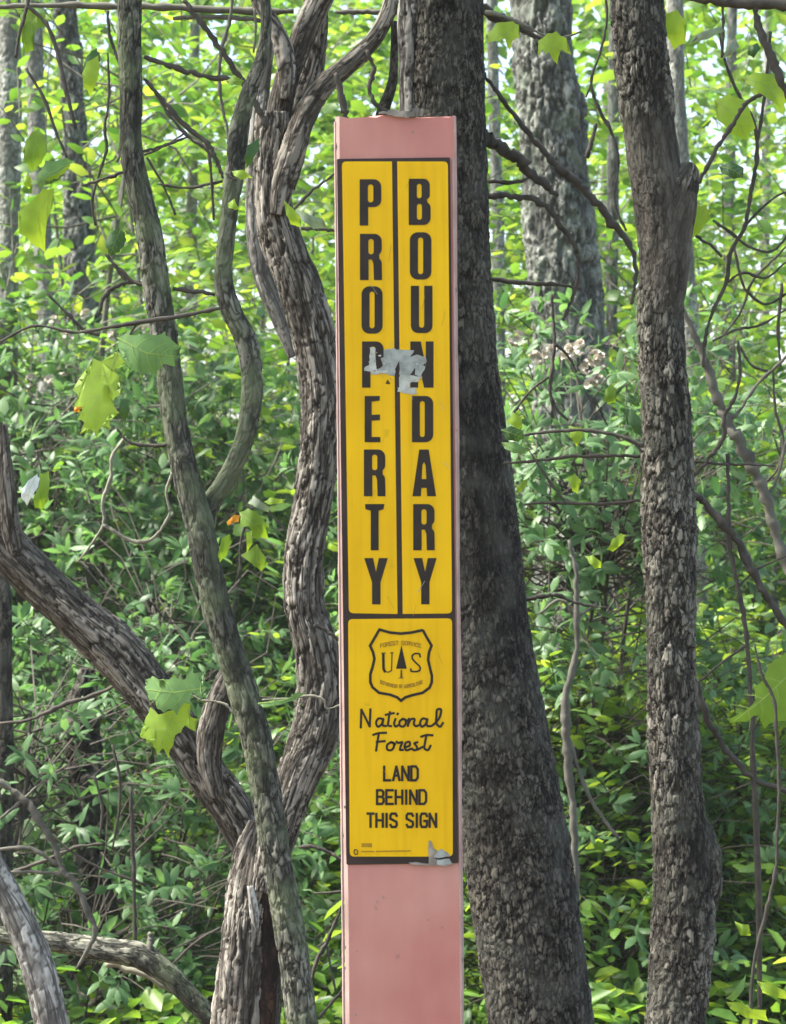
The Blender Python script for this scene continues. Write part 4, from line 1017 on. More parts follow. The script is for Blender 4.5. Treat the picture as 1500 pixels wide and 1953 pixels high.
for q, (nm, lb, px, Y, pt, w, pal, n_) in enumerate(SH):
    shrub(nm, lb, 'bush', px, Y, pt, w, pal, n=int(n_ * (3.4 if Y > 5.3 else 3.9)), m=8, leafL=.0080 * Y, aspect=.40 if pal == 'laurel' else .48,
          stem_mat=M_TW, stem_r=.008, flowers=FLW.get(q, 0), kind='whorl' if pal == 'laurel' else 'alt', clump=16, singles=120)

SAP = [
 ('beech_sapling', 'bright young tree filling the gap left of the slim tree at the top', 130, 5.9, -80, 1.1, 'bright', 200),
 ('beech_sapling', 'bright young tree in the gap between the slim tree and the crooked one', 370, 8.4, -120, 1.6, 'bright', 260),
 ('beech_sapling', 'bright young tree behind the broad furrowed trunk', 1130, 8.2, -60, 1.6, 'bright', 230),
 ('beech_sapling', 'bright young tree at the upper right beyond the plated tree', 1410, 6.6, -100, 1.4, 'bright', 250),
 ('beech_sapling', 'light green young tree at the right edge, middle height', 1480, 8.0, 300, 1.4, 'bright', 190),
 ('beech_sapling', 'bright young growth behind the bare post edge at the left', 600, 9.0, 120, 1.2, 'bright', 130),
]
for q, (nm, lb, px, Y, pt, w, pal, n_) in enumerate(SAP):
    shrub(nm, lb, 'sapling', px, Y, pt, w, pal, n=int(n_ * 1.7), m=7, leafL=.050, aspect=.58, kind='alt', stems=4, low=.3, singles=110, shape=.2,
          stem_mat=M_TG, tilt=.6, shoot=.24, clump=20, stem_r=.012)

# ------------------------------------------------------------------ distant wood and ground cover (nobody could count these)
def far_wood():
    root_cc = []
    for _ in range(120):
        Y = rng.uniform(10, 21); half = 800 * K * Y
        x = rng.uniform(-half * 1.5, half * 1.5); zt = rng.random()
        z = .3 + (3.6 * (Y / 12)) * zt ** 1.15
        root_cc.append((x, Y, z + float(ground_h(x, Y))))
    cc = np.array(root_cc)
    n = 8200; w = rng.integers(0, len(cc), n)
    O = cc[w] + rng.normal(0, 1, (n, 3)) * np.array([.42, .42, .28])
    O[:, 2] = np.maximum(O[:, 2], ground_h(O[:, 0], O[:, 1]) + .1)
    D = unit(rng.normal(0, 1, (n, 3)) * np.array([1, 1, .5]))
    P, LD, NN, L, W, line = sprays(O, D, rng.uniform(.2, .5, n), 8, .088, .62, 'alt', .6)
    o = foliage_obj('distant_wood', P, LD, NN, L, W, LM['bright'], None, T4)
    vlabel(o, 'bright yellow-green leaves of the wood far behind everything', 'woodland', kind='stuff')
far_wood()
SH2 = [('low bright bush in the gap at the foot of the slim tree', 640, 8.0, 1080, 1.0), ('low bright bush behind the fork of the crooked tree', 470, 7.6, 1150, 1.0), ('low bright bush beyond the leaning stem', 300, 8.2, 1330, 1.1),
       ('low bright bush at the far left beyond the dead limb', 80, 7.8, 1320, 1.1), ('low bright bush behind the foot of the dark trunk', 1130, 7.8, 1050, 1.1), ('low bright bush far back by the lower right edge', 1420, 7.6, 1120, 1.2)]
for lb, px, Y, pt, w in SH2:
    shrub('low_bush', lb, 'bush', px, Y, pt, w, 'bright', n=360, m=8, leafL=.058, aspect=.55, kind='alt', stem_mat=M_TG, clump=16, singles=60, low=.05, shape=.3)
def ground_cover():
    n = 10500
    Y = rng.uniform(3.4, 13, n); x = rng.uniform(-1, 1, n) * (900 * K * Y + .5)
    O = np.stack([x, Y, ground_h(x, Y) + rng.uniform(.02, .42, n)], 1)
    D = unit(rng.normal(0, 1, (n, 3)) * np.array([1, 1, .3]) + np.array([0, 0, .7]))
    P, LD, NN, L, W, line = sprays(O, D, rng.uniform(.1, .25, n), 6, .048, .5, 'alt', .5)
    o = foliage_obj('ground_cover', P, LD, NN, L, W, LM['bright'], None, T4)
    vlabel(o, 'low leafy plants covering the forest floor', 'ground cover', kind='stuff')
    n = 16000
    Y = rng.uniform(1.2, 12, n); x = rng.uniform(-1, 1, n) * (900 * K * Y + 1)
    P = np.stack([x, Y, ground_h(x, Y) + .012], 1); D = unit(rng.normal(0, 1, (n, 3)) * np.array([1, 1, .15])); N = unit(np.array([0, 0, 1]) + rng.normal(0, .3, (n, 3)))
    L = rng.uniform(.04, .09, n)
    o = foliage_obj('leaf_litter', P, D, N, L, L * .5, M_LIT, None, T4); vlabel(o, 'brown dead leaves lying on the forest floor', 'leaf litter', kind='stuff')
M_LIT = leaf_mat('dead_leaf', [(.10, .06, .035), (.20, .13, .075), (.33, .24, .15)], trans=.1, tcols=[(.1, .06, .03)] * 3, rough=.8)
ground_cover()

#==NEAR==
# ------------------------------------------------------------------ near twigs, vines and their leaves
def blade(name, px_pts, Y, parent, mat, bend=.006, tiltx=0.0, tilty=0.0, fold=None):
    """a large single leaf from its outline, curved in depth"""
    rj = np.random.default_rng(int(px_pts[0][0] * 3 + px_pts[0][1])); Q = []
    sz = max(p[0] for p in px_pts) - min(p[0] for p in px_pts)
    for a, b_ in zip(px_pts, px_pts[1:] + px_pts[:1]):
        for t in (0, .5): Q.append((a[0] + (b_[0] - a[0]) * t + rj.normal(0, .008 * sz), a[1] + (b_[1] - a[1]) * t + rj.normal(0, .008 * sz)))
    P = np.array(Q, float); c_ = P.mean(0)
    k_ = np.where(np.arange(len(P)) % 2 == 0, 1.02, .95)[:, None]; P = c_ + (P - c_) * k_
    cu = bmesh.new(); vs = []
    span = np.abs(P - c_).max()
    W3 = [at(p[0], p[1], Y) for p in P]; C3 = at(c_[0], c_[1], Y)
    def dy(v):
        a = (v.x - C3.x) / (span * K * Y); b_ = (v.z - C3.z) / (span * K * Y)
        return bend * (a * a + .6 * b_ * b_) + tiltx * (v.x - C3.x) + tilty * (v.z - C3.z) + .0007 * math.sin(a * 5) + .0006 * math.sin(b_ * 5)
    cu.faces.new([cu.verts.new(v) for v in W3])
    bmesh.ops.triangulate(cu, faces=cu.faces[:])
    bmesh.ops.subdivide_edges(cu, edges=cu.edges[:], cuts=2)
    bmesh.ops.triangulate(cu, faces=cu.faces[:])
    off = Vector((0, 0, 0)); p = parent
    while p is not None: off += p.location; p = p.parent
    for v in cu.verts: v.co.y += dy(v.co); v.co -= off
    # raised veins: a midrib along the longest axis and side ribs towards the tips
    if sz > 34:
        A_ = np.array(px_pts, float); dd = np.linalg.norm(A_[:, None] - A_[None], axis=2); i0, i1 = np.unravel_index(dd.argmax(), dd.shape)
        p0, p1 = A_[i0] * .97 + c_ * .03, A_[i1] * .9 + c_ * .1; ax = (p1 - p0) / np.linalg.norm(p1 - p0); nx = np.array([-ax[1], ax[0]])
        mid = lambda t: p0 + (c_ - p0) * min(1, 2 * t) if t < .5 else c_ + (p1 - c_) * (2 * t - 1)
        segs = [[mid(t) for t in (0, .25, .5, .75, 1)]]
        for t_, sg in ((.25, 1), (.32, -1), (.5, 1), (.55, -1), (.72, 1), (.76, -1)):
            b0 = mid(t_); segs.append([b0, b0 + (ax * .6 + nx * sg) * sz * .13, b0 + (ax * .8 + nx * sg) * sz * .22])
        for sgm in segs:
            w_ = .011 * sz if len(sgm) == 5 else .006 * sz; pr = None
            for q_, p_ in enumerate(sgm):
                dr = sgm[min(q_ + 1, len(sgm) - 1)] - sgm[max(q_ - 1, 0)]; dr = dr / (np.linalg.norm(dr) + 1e-9); nn_ = np.array([-dr[1], dr[0]]) * w_ * (1 - .6 * q_ / len(sgm))
                cur = []
                for e_ in (p_ + nn_, p_ - nn_):
                    v_ = at(e_[0], e_[1], Y); v_.y += dy(v_) - .0009; cur.append(cu.verts.new(v_ - off))
                if pr: cu.faces.new((pr[0], cur[0], cur[1], pr[1])).material_index = 1
                pr = cur
    me = bpy.data.meshes.new(name); cu.to_mesh(me); cu.free(); me.materials.append(mat); me.materials.append(LF['vein'])
    for pl in me.polygons: pl.use_smooth = True
    o = bpy.data.objects.new(name, me); COL.objects.link(o); o.parent = parent
    return o

ZA = lambda pts: [(x / 2.3077, 600 + y / 2.3077) for x, y in pts]
ZB = lambda pts: [(x / 2.3077, 1250 + y / 2.3077) for x, y in pts]
ZC = lambda pts: [(850 + x / 2.3077, y / 2.3077) for x, y in pts]
ZD = lambda pts: [(x / 2.3077, y / 2.3077) for x, y in pts]
ZE = lambda pts: [(850 + x / 2.3077, 600 + y / 2.3077) for x, y in pts]
ZF = lambda pts: [(850 + x / 2.3077, 1250 + y / 2.3077) for x, y in pts]
LF = {
 'green': leaf_mat('leaf_flat_green', [(.13, .25, .075)] * 2, trans=.30, tcols=[(.15, .30, .04)] * 2, rough=.5, obj_random=True),
 'lime': leaf_mat('leaf_flat_lime', [(.22, .35, .03)] * 2, trans=.5, tcols=[(.44, .60, .03)] * 2, rough=.5, obj_random=True),
 'olive': leaf_mat('leaf_flat_olive', [(.13, .23, .02)] * 2, trans=.5, tcols=[(.25, .40, .02)] * 2, rough=.5, obj_random=True),
 'amber': leaf_mat('leaf_flat_amber', [(.60, .26, .01)] * 2, trans=.4, tcols=[(.7, .3, .01)] * 2, rough=.5, obj_random=True),
 'white': leaf_mat('leaf_bleached', [(.62, .68, .70)] * 2, trans=.2, tcols=[(.6, .6, .6)] * 2, rough=.5, obj_random=True),
 'dark': leaf_mat('leaf_flat_dark', [(.04, .10, .025)] * 2, trans=.3, tcols=[(.07, .16, .015)] * 2, rough=.45, obj_random=True),
 'vein': leaf_mat('leaf_vein', [(.26, .38, .09)] * 2, trans=.35, tcols=[(.3, .42, .05)] * 2, rough=.5, obj_random=True),
 'grey': leaf_mat('leaf_flat_grey', [(.22, .26, .19)] * 2, trans=.2, tcols=[(.2, .3, .12)] * 2, rough=.4, obj_random=True),
}
def sprig(name, label, cat, loc_px, Y, twigs, leaves, tm=M_TW):
    t = empty(name, at(*loc_px, Y)); vlabel(t, label, cat)
    for q in twigs: twig_obj('twig', Yc(q, Y), tm, t, .12)
    for pts, m_, *rest in leaves:
        dY = rest[0] if rest else 0
        blade('leaf', pts, Y - .02 + dY, t, LF[m_], bend=.008 + .004 * rng.random(), tiltx=rng.uniform(-.2, .2), tilty=rng.uniform(-.2, .2))
    return t
def oval_leaf(cx, cy, L, W, ang):
    a = math.radians(ang); out = []
    for t, w in [(-.5, 0), (-.38, .26), (-.18, .46), (.05, .5), (.27, .36), (.42, .14), (.5, 0), (.42, -.14), (.27, -.36), (.05, -.5), (-.18, -.46), (-.38, -.26)]:
        x, y = t * L, w * W; out.append((cx + x * math.cos(a) - y * math.sin(a), cy + x * math.sin(a) + y * math.cos(a)))
    return out

sprig('maple_sprig', 'twig with a dark green and a lime lobed leaf hanging by the slim tree', 'twig', (300, 640), 2.1,
      [[(0, 652, 4), (60, 622, 5), (150, 634, 6), (205, 625, 8), (270, 614, 9), (340, 604, 9), (420, 588, 8)], [(262, 616, 4), (240, 650, 4), (222, 672, 4)], [(320, 606, 4), (300, 640, 4)]],
      [([(218,640),(238,634),(258,638),(278,634),(300,640),(315,630),(322,645),(344,662),(328,668),(340,680),(332,698),(316,694),(306,702),(296,718),(284,708),(268,720),(262,704),(246,705),(250,690),(232,684),(240,672),(222,660),(230,652)], 'green', -.01),
       ([(222,668),(205,685),(176,684),(160,704),(168,722),(136,742),(150,758),(140,775),(158,780),(148,800),(162,806),(152,826),(172,818),(185,834),(195,812),(213,818),(208,790),(228,788),(214,768),(228,752),(212,735),(226,718),(214,705),(236,690)], 'lime'),
       (ZA([(322, 408), (355, 402), (345, 428), (320, 428)]), 'amber', -.035), (ZA([(530, 370), (565, 375), (565, 430), (545, 480), (525, 430)]), 'dark')])
sprig('maple_sprig', 'two-tone lobed leaf on a thin twig hanging over the thick slanting limb', 'twig', (400, 1330), 2.3,
      [[(445, 1360, 5), (432, 1345, 5), (410, 1338, 4), (385, 1336, 4)], [(385, 1336, 3), (350, 1320, 3), (330, 1320, 2)]],
      [([(275,1300),(290,1292),(312,1300),(330,1290),(350,1298),(362,1284),(385,1282),(378,1298),(394,1312),(384,1332),(366,1322),(362,1340),(348,1345),(338,1362),(322,1350),(312,1360),(300,1352),(302,1336),(284,1336),(290,1322),(273,1316)], 'green', -.01),
       ([(286,1350),(300,1362),(318,1360),(335,1352),(350,1336),(362,1345),(358,1362),(374,1374),(372,1396),(352,1384),(346,1398),(334,1402),(330,1420),(321,1446),(310,1426),(300,1442),(292,1424),(298,1410),(280,1418),(266,1408),(270,1392),(284,1388),(276,1372)], 'lime')], M_TP)
sprig('tulip_sprig', 'twig with two pointed lime maple leaves in front of the broad furrowed trunk', 'twig', (1000, 60), 2.3,
      [[(925, 22, 9), (965, 32, 8), (1000, 48, 7), (1040, 68, 4)], [(975, 35, 3), (968, 48, 2)], [(1040, 68, 5), (1065, 72, 5), (1110, 60, 4)]],
      [(ZC([(180, 145), (230, 95), (300, 85), (325, 95), (328, 155), (300, 170), (285, 215), (275, 205), (262, 165), (230, 180), (185, 180), (205, 160)]), 'lime'),
       (ZC([(412, 175), (450, 145), (490, 135), (530, 165), (555, 235), (510, 215), (495, 275), (480, 265), (455, 225), (445, 240), (430, 215), (408, 243), (415, 205)]), 'lime', -.01)], M_TG)
sprig('beech_sprig', 'twig with large drooping oval leaves at the upper left edge', 'twig', (60, 60), 2.4,
      [[(55, -60, 6), (52, 10, 7), (38, 60, 7), (30, 110, 5)], [(52, 10, 7), (88, 45, 8), (112, 110, 8), (125, 170, 8), (145, 245, 6)], [(50, 130, 5), (85, 190, 6), (110, 260, 6), (128, 300, 5)]],
      [(ZD([(85, 60), (130, 30), (195, 60), (200, 110), (165, 125), (140, 160), (145, 215), (110, 235), (95, 180)]), 'olive', .02), (oval_leaf(66, 285, 85, 44, 100), 'olive'),
       (ZD([(380, 270), (430, 240), (440, 290), (430, 350), (395, 420), (370, 380), (362, 320)]), 'lime'), (oval_leaf(103, 330, 66, 30, 140), 'dark'),
       (ZD([(235, 825), (225, 920), (205, 990), (190, 1105), (150, 1080), (80, 1020), (78, 930), (130, 890), (160, 860), (190, 830)]), 'lime', -.02), (oval_leaf(100, 325, 70, 34, -20), 'lime', -.03),
       (ZD([(160, 775), (200, 715), (290, 690), (320, 700), (250, 760), (200, 790), (185, 830), (165, 825)]), 'green', -.04), (oval_leaf(52, 345, 30, 16, 80), 'lime'), (oval_leaf(175, 120, 64, 28, 105), 'dark', .03), (oval_leaf(220, 460, 60, 36, 110), 'dark', .05)])
sprig('tulip_sprig', 'small shoot with curled yellow-green leaves and an orange tip between the slim and crooked trees', 'twig', (470, 1040), 2.3,
      [[(460, 1090, 4), (458, 1050, 4), (464, 1015, 4), (475, 985, 3)], [(545, 1010, 3), (520, 985, 4), (495, 965, 4), (470, 975, 3)]],
      [(ZA([(1050, 870), (1090, 855), (1130, 865), (1180, 930), (1175, 985), (1120, 985), (1095, 930), (1060, 935)]), 'olive'), (ZA([(995, 915), (1030, 880), (1055, 885), (1050, 910), (1000, 930)]), 'amber', -.02),
       (ZA([(960, 1060), (975, 985), (1010, 965), (1020, 1000), (1000, 1060), (965, 1090)]), 'olive'), (ZA([(1060, 1060), (1130, 1010), (1170, 1070), (1170, 1110), (1150, 1130), (1100, 1090)]), 'olive'),
       (ZA([(1085, 960), (1110, 950), (1110, 1010), (1085, 1050)]), 'lime', -.02), (ZA([(1160, 825), (1190, 805), (1255, 815), (1245, 830), (1180, 835)]), 'lime'), (ZA([(1090, 830), (1115, 795), (1190, 850), (1180, 870), (1130, 850)]), 'grey')])
sprig('pale_sprig', 'bleached white leaf beside a green one at the left edge', 'twig', (70, 920), 2.4,
      [[(70, 860, 3), (76, 885, 3), (82, 910, 3)]],
      [(ZA([(160, 700), (172, 720), (165, 760), (140, 800), (115, 840), (92, 810), (95, 770), (125, 730)]), 'white', -.01), (ZA([(170, 700), (210, 690), (220, 730), (210, 820), (185, 860), (150, 850), (145, 810), (170, 760)]), 'olive')])
sprig('tulip_sprig', 'small pale twig with a narrow leaf against the crooked tree near the post', 'twig', (600, 1330), 2.3,
      [[(500, 1335, 3), (555, 1332, 4), (600, 1328, 5), (618, 1335, 5), (622, 1350, 4), (650, 1345, 3)]],
      [(ZB([(1130, 215), (1200, 200), (1260, 190), (1310, 165), (1350, 165), (1300, 195), (1240, 215), (1160, 235)]), 'green')], M_TP)
sprig('beech_sprig', 'two small lime leaves against the side stem of the slim tree', 'twig', (450, 370), 2.3,
      [[(430, 330, 3), (452, 345, 3)]], [(ZD([(1018, 748), (1070, 745), (1110, 775), (1060, 790), (1030, 770)]), 'lime'), (ZD([(1000, 890), (1030, 872), (1045, 905), (1065, 918), (1035, 922), (1005, 912)]), 'lime'), (ZD([(1300, 915), (1350, 940), (1420, 960), (1440, 1000), (1380, 1005), (1330, 970)]), 'grey', .1), (ZD([(1250, 880), (1290, 915), (1325, 960), (1320, 995), (1280, 985), (1260, 940)]), 'lime', .12), (ZD([(1075, 700), (1090, 640), (1140, 600), (1140, 650), (1105, 720), (1085, 735)]), 'dark', .1), (ZD([(990, 200 * 0 + 345), (1040, 335), (1075, 350), (1060, 375), (1015, 372)]), 'olive', .1)])
sprig('oak_sprig', 'shoot with big soft lime leaves at the right edge, near the top', 'twig', (1460, 120), 2.4,
      [[(1430, -60, 8), (1438, 0, 14), (1450, 55, 15), (1475, 115, 16), (1496, 165, 14), (1530, 220, 12)], [(1300, -10, 14), (1380, 2, 20), (1450, 6, 20), (1560, 10, 18)], [(1378, 0, 5), (1380, 50, 6), (1378, 110, 5)]],
      [(ZC([(1310, 330), (1360, 315), (1440, 320), (1490, 350), (1520, 420), (1490, 480), (1430, 440), (1370, 400), (1330, 360)]), 'lime', .1), (ZC([(1190, 430), (1250, 410), (1330, 440), (1370, 560), (1330, 610), (1260, 590), (1200, 520)]), 'lime', .3),
       (ZC([(960, 60), (1020, 40), (1060, 90), (1060, 180), (1010, 210), (970, 150)]), 'lime', .2), (ZC([(1090, 900), (1150, 905), (1170, 960), (1120, 1020), (1080, 1060), (1075, 980)]), 'lime', .2), (ZC([(1215, 725), (1260, 708), (1320, 730), (1315, 775), (1270, 785), (1225, 760)]), 'dark'),
       (ZC([(1075, 190), (1110, 150), (1210, 110), (1240, 125), (1160, 170)]), 'grey'), (ZC([(1240, 210), (1280, 170), (1300, 200), (1260, 240), (1225, 250)]), 'grey'), (ZC([(1340, 200), (1380, 180), (1390, 210), (1360, 250), (1335, 235)]), 'dark')])
sprig('maple_sprig', 'large lobed lime leaf and thin vine at the right edge, below the middle', 'vine', (1480, 1330), 2.3,
      [[(1440, 1230, 5), (1455, 1290, 6), (1476, 1330, 7), (1482, 1400, 7), (1487, 1500, 7), (1484, 1580, 7), (1480, 1660, 7), (1462, 1740, 7), (1440, 1830, 7), (1432, 1960, 7), (1430, 2200, 7)]],
      [(ZF([(1450, 20), (1500, -10), (1560, 40), (1560, 300), (1450, 290), (1400, 320), (1380, 260), (1330, 290), (1260, 305), (1250, 290), (1330, 240), (1370, 200), (1360, 140), (1400, 110), (1420, 60)]), 'olive', .05),
       (ZF([(1380, 1445), (1430, 1440), (1500, 1480), (1520, 1530), (1460, 1510), (1400, 1480)]), 'lime'), (ZF([(1240, 1530), (1290, 1525), (1350, 1560), (1420, 1570), (1430, 1620), (1330, 1600), (1260, 1560)]), 'lime'), (ZF([(1240, 1520), (1300, 1440), (1330, 1410), (1315, 1470), (1270, 1530)]), 'green'), (ZF([(1280, 1180), (1340, 1190), (1350, 1240), (1300, 1235)]), 'lime', .2)])
sprig('laurel_sprig', 'shoot with dark green leaves just right of the dark trunk at middle height', 'twig', (980, 830), 2.5,
      [[(1000, 830, 5), (1060, 822, 7), (1130, 822, 7), (1190, 834, 7), (1228, 850, 8)], [(1190, 836, 4), (1215, 850, 5), (1226, 862, 5)], [(1010, 860, 4), (1050, 920, 5), (1080, 960, 4)]],
      [(ZE([(245, 505), (290, 490), (340, 510), (350, 545), (320, 560), (270, 550)]), 'dark'), (ZE([(250, 560), (310, 560), (355, 590), (350, 612), (300, 610), (265, 590)]), 'green'), (ZE([(715, 1035), (735, 990), (775, 962), (800, 970), (785, 1005), (740, 1045)]), 'lime'),
       (ZE([(620, 1065), (650, 1058), (690, 1090), (690, 1115), (660, 1120), (635, 1095)]), 'lime', .02), (ZE([(800, 405), (830, 420), (862, 460), (868, 540), (835, 520), (805, 470)]), 'dark', .04), (ZE([(705, 330), (730, 305), (755, 325), (750, 385), (715, 395), (700, 370)]), 'olive', .03),
       (ZE([(770, 340), (810, 345), (860, 380), (850, 405), (800, 385)]), 'dark'), (ZE([(545, 490), (600, 495), (608, 530), (580, 580), (550, 540)]), 'lime', .05), (ZE([(270, 470), (300, 430), (335, 450), (340, 490), (320, 510)]), 'lime', .05), (ZE([(315, 765), (340, 730), (365, 720), (360, 750), (325, 785)]), 'lime', .2), (ZE([(540, 720), (570, 700), (600, 730), (585, 790), (560, 775)]), 'lime', .2)])

def vine(name, label, Y, twigs, tm=M_TW, cat='sapling'):
    p = twigs[0][-1]; t = empty(name, at(p[0], p[1], Y)); vlabel(t, label, cat)
    for q in twigs: twig_obj('stem', Yc(q, Y), tm, t, .16)
    return t
vine('bare_sapling', 'smooth curved sapling stem crossing the right edge beyond the plated tree', 2.9,
     [[(1290, 560, 8), (1325, 640, 13), (1345, 690, 17), (1370, 760, 19), (1388, 805, 22), (1415, 850, 22), (1440, 900, 19), (1465, 960, 22), (1485, 1030, 22), (1520, 1120, 24), (1640, 1600, 26), (1700, 3130, 30)],
      [(1388, 805, 12), (1405, 790, 8), (1440, 740, 7), (1480, 700, 7), (1520, 660, 5)], [(1462, 950, 8), (1480, 920, 7), (1500, 840, 6)], [(1500, 1080, .5), (1501, 1081, .5)]][:3], M_TG)
vine('bare_sapling', 'thin upright grey stem in the thicket between the dark and plated trunks', 3.4,
     [[(1085, 1030, 7), (1098, 1080, 9), (1100, 1150, 11), (1098, 1250, 13), (1078, 1340, 17), (1080, 1400, 18), (1085, 1460, 17), (1094, 1560, 16), (1098, 1700, 15), (1104, 1953, 15), (1110, 2700, 18)],
      [(1082, 1400, 8), (1130, 1530, 8), (1180, 1600, 6)], [(1098, 1180, 7), (1070, 1145, 6), (1030, 1170, 4)], [(1100, 1180, 6), (1140, 1150, 5)]], M_TG)
vine('bare_vine', 'long dark vine looping down the right side past the plated tree', 2.75,
     [[(1372, 60, 5), (1382, 110, 6), (1410, 180, 6), (1438, 230, 7), (1444, 300, 8), (1430, 380, 8), (1422, 430, 9), (1395, 480, 9), (1385, 540, 8), (1358, 600, 7), (1345, 650, 7), (1342, 700, 6)],
      [(1470, 60, 6), (1462, 160, 6), (1448, 260, 6), (1440, 330, 5), (1430, 380, 5)], [(1422, 430, 6), (1450, 400, 5), (1490, 370, 4), (1520, 360, 4)], [(1360, 420, 5), (1390, 440, 6), (1430, 470, 5), (1470, 480, 5), (1510, 440, 4)], [(1385, 540, 5), (1420, 520, 5), (1460, 530, 5), (1500, 500, 4)]], M_TW, 'vine')
vine('bare_sapling', 'thin straight dark stem rising at the right, crossed by a horizontal twig', 2.6,
     [[(1388, 865, 8), (1390, 920, 8), (1391, 1000, 8), (1396, 1060, 9), (1408, 1120, 9), (1420, 1180, 10), (1428, 1260, 10), (1440, 1500, 11), (1450, 3000, 14)], [(1408, 1120, 5), (1440, 1090, 5), (1500, 1060, 4)], [(1425, 1230, 5), (1370, 1270, 5), (1335, 1300, 4)]], M_TW)
vine('bare_vine', 'wavy thin vine hanging between the broad furrowed trunk and the plated tree', 2.9,
     [[(1150, -40, 5), (1158, 40, 5), (1145, 100, 5), (1128, 160, 6), (1140, 200, 7), (1170, 260, 7), (1180, 320, 6), (1172, 370, 6), (1176, 400, 6), (1195, 440, 5)], [(1128, 160, 5), (1118, 185, 4)], [(1120, 300, 9), (1128, 270, 9), (1138, 235, 6)]], M_TW, 'vine')
vine('bare_vine', 'dark twig zigzagging in front of the pale flower clusters', 2.9,
     [[(1052, 560, 5), (1056, 610, 6), (1058, 660, 7), (1052, 712, 9), (1050, 750, 7), (1066, 785, 6), (1085, 802, 5)], [(1052, 716, 6), (1020, 738, 5), (985, 780, 5), (970, 805, 4)], [(1058, 655, 5), (1085, 680, 5), (1100, 710, 4)]], M_TW, 'vine')
vine('bare_twig', 'pale zigzag twig among the laurel leaves left of the slim tree', 2.9,
     [[(238, 835, 5), (214, 870, 7), (212, 910, 8), (196, 955, 8), (198, 1000, 7), (180, 1030, 5), (150, 1070, 4)], [(198, 1000, 7), (225, 1018, 8), (250, 1032, 8), (282, 1032, 7), (310, 1006, 6), (326, 975, 5)], [(324, 975, 5), (318, 940, 5), (328, 900, 4)]], M_TP, 'twig')
vine('bare_twig', 'dark horizontal branch across the very top left of the photo', 2.8,
     [[(-40, 15, 10), (80, 10, 11), (200, 11, 14), (330, 13, 15), (450, 20, 14), (560, 22, 10)], [(330, 35, 8), (400, 32, 9), (470, 35, 9), (540, 50, 7)], [(640, 22, 8), (700, 22, 10), (760, 24, 7)]], M_TG, 'branch')
vine('bare_vine', 'thin upright vine just left of the crooked tree at the top', 2.55,
     [[(445, -30, 6), (438, 40, 7), (424, 90, 7), (418, 160, 7), (424, 205, 6), (432, 240, 6), (440, 300, 4)], [(485, 15, 5), (488, 60, 5), (484, 100, 4)]], M_TG, 'vine')
vine('bare_twig', 'pale curving twig at the lower left above the dead limb', 2.6,
     [[(-20, 1480, 14), (20, 1505, 14), (55, 1535, 15), (85, 1580, 13), (105, 1615, 12), (118, 1655, 12), (145, 1690, 12), (170, 1745, 12), (182, 1775, 10), (168, 1810, 8), (145, 1850, 7)], [(0, 1620, 8), (60, 1620, 9), (110, 1650, 8)], [(0, 1665, 6), (60, 1663, 7), (120, 1668, 5)],
      [(0, 1562, 6), (50, 1520, 6), (70, 1500, 4)]], M_TG, 'twig')
vine('bare_twig', 'dark forked twigs between the grey trunks and the slim tree at upper left', 2.7,
     [[(205, 20, 6), (210, 70, 7), (222, 105, 6), (236, 140, 5)], [(205, 100, 4), (208, 160, 5), (205, 210, 5), (200, 240, 6), (203, 280, 6), (190, 330, 5), (176, 380, 5), (182, 430, 4)], [(190, 600, 7), (196, 570, 8), (215, 550, 9), (245, 538, 9), (280, 542, 7)], [(246, 540, 7), (225, 515, 7), (205, 485, 5)], [(90, 560, 5), (130, 600, 7), (160, 628, 8), (190, 640, 6)]], M_TW, 'twig')
vine('bare_twig', 'thin dark twigs crossing the bright gap between the slim tree and its side stem', 2.75,
     [[(285, 155, 6), (320, 215, 7), (365, 265, 8), (395, 285, 8), (402, 330, 6), (408, 420, 5)], [(300, 350, 5), (350, 358, 6), (425, 345, 6)], [(280, 300, 5), (310, 350, 5), (335, 410, 5)], [(350, 255, 4), (310, 280, 5), (275, 295, 5)]], M_TW, 'twig')
vine('bare_twig', 'thin branching twigs in the gap between the slim tree and the foot of the post', 2.9,
     [[(662, 1700, 4), (640, 1760, 6), (622, 1800, 8), (605, 1830, 8), (600, 1990, 9)], [(622, 1790, 5), (630, 1840, 5), (640, 1890, 4)], [(600, 1704, 4), (630, 1703, 5), (660, 1700, 4)], [(610, 1940, 7), (640, 1905, 6), (662, 1880, 5)]], M_TW, 'twig')
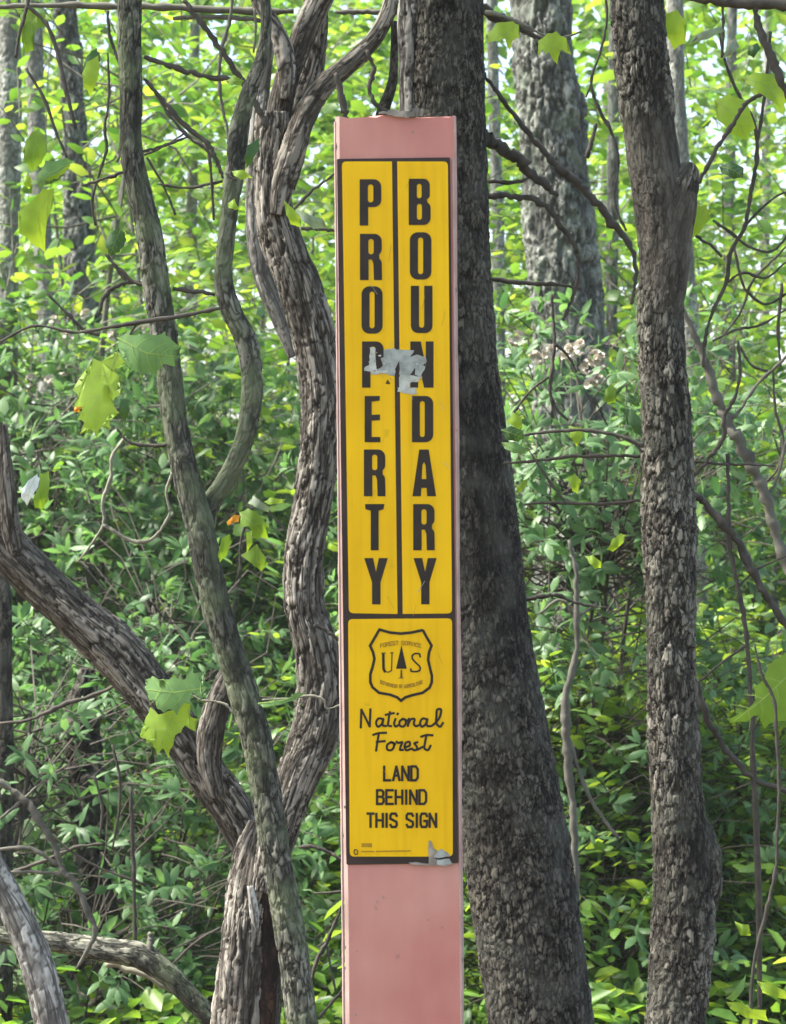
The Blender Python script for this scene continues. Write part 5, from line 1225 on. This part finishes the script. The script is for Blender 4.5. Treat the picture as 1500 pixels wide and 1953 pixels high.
vine('bare_twig', 'tangle of dark twigs beneath the slanting limb at the lower left', 3.1,
     [[(0, 1380, 6), (60, 1372, 8), (120, 1345, 9), (180, 1325, 8), (240, 1300, 5)], [(20, 1665, 6), (90, 1640, 8), (150, 1615, 7), (200, 1610, 5)], [(180, 1480, 5), (195, 1540, 6), (190, 1600, 5)], [(250, 1500, 6), (252, 1600, 8), (256, 1700, 8), (258, 1800, 7)], [(215, 1620, 5), (230, 1500, 6), (215, 1420, 5)],
      [(330, 1840, 5), (370, 1800, 6), (420, 1770, 5)], [(60, 1560, 4), (160, 1640, 5), (280, 1690, 5)]], M_TW, 'twig')
vine('bare_vine', 'tangle of thin curling vines at the right edge above the middle', 3.0,
     [[(1500, 560, 5), (1460, 580, 6), (1430, 560, 6), (1400, 470, 5)], [(1500, 470, 4), (1470, 500, 5), (1440, 530, 5), (1410, 600, 5), (1380, 640, 4)], [(1475, 700, 5), (1480, 780, 5), (1495, 850, 6), (1480, 900, 5), (1460, 920, 4)], [(1492, 540, 6), (1485, 640, 6), (1490, 700, 5)], [(1360, 650, 5), (1400, 630, 5), (1450, 620, 5), (1500, 590, 4)], [(1410, 660, 5), (1440, 700, 5), (1465, 708, 5)]], M_TW, 'vine')

# ------------------------------------------------------------------ light haze in the wood
hb = bmesh.new(); bmesh.ops.create_cube(hb, size=1.0)
for v in hb.verts: v.co = Vector((v.co.x * 250, 100 + v.co.y * 330, 5.2 + v.co.z * 13))
hm = bpy.data.meshes.new('haze'); hb.to_mesh(hm); hb.free()
m_hz = bpy.data.materials.new('haze'); m_hz.use_nodes = True; hn = m_hz.node_tree.nodes; hl = m_hz.node_tree.links
hn.remove(hn['Principled BSDF']); pv = hn.new('ShaderNodeVolumePrincipled'); pv.inputs['Density'].default_value = .0016; pv.inputs['Color'].default_value = (.95, .97, .95, 1)
hl.new(pv.outputs[0], hn['Material Output'].inputs['Volume']); hm.materials.append(m_hz)
hz = bpy.data.objects.new('haze', hm); COL.objects.link(hz); vlabel(hz, 'thin pale haze hanging in the wood', 'haze', kind='stuff')
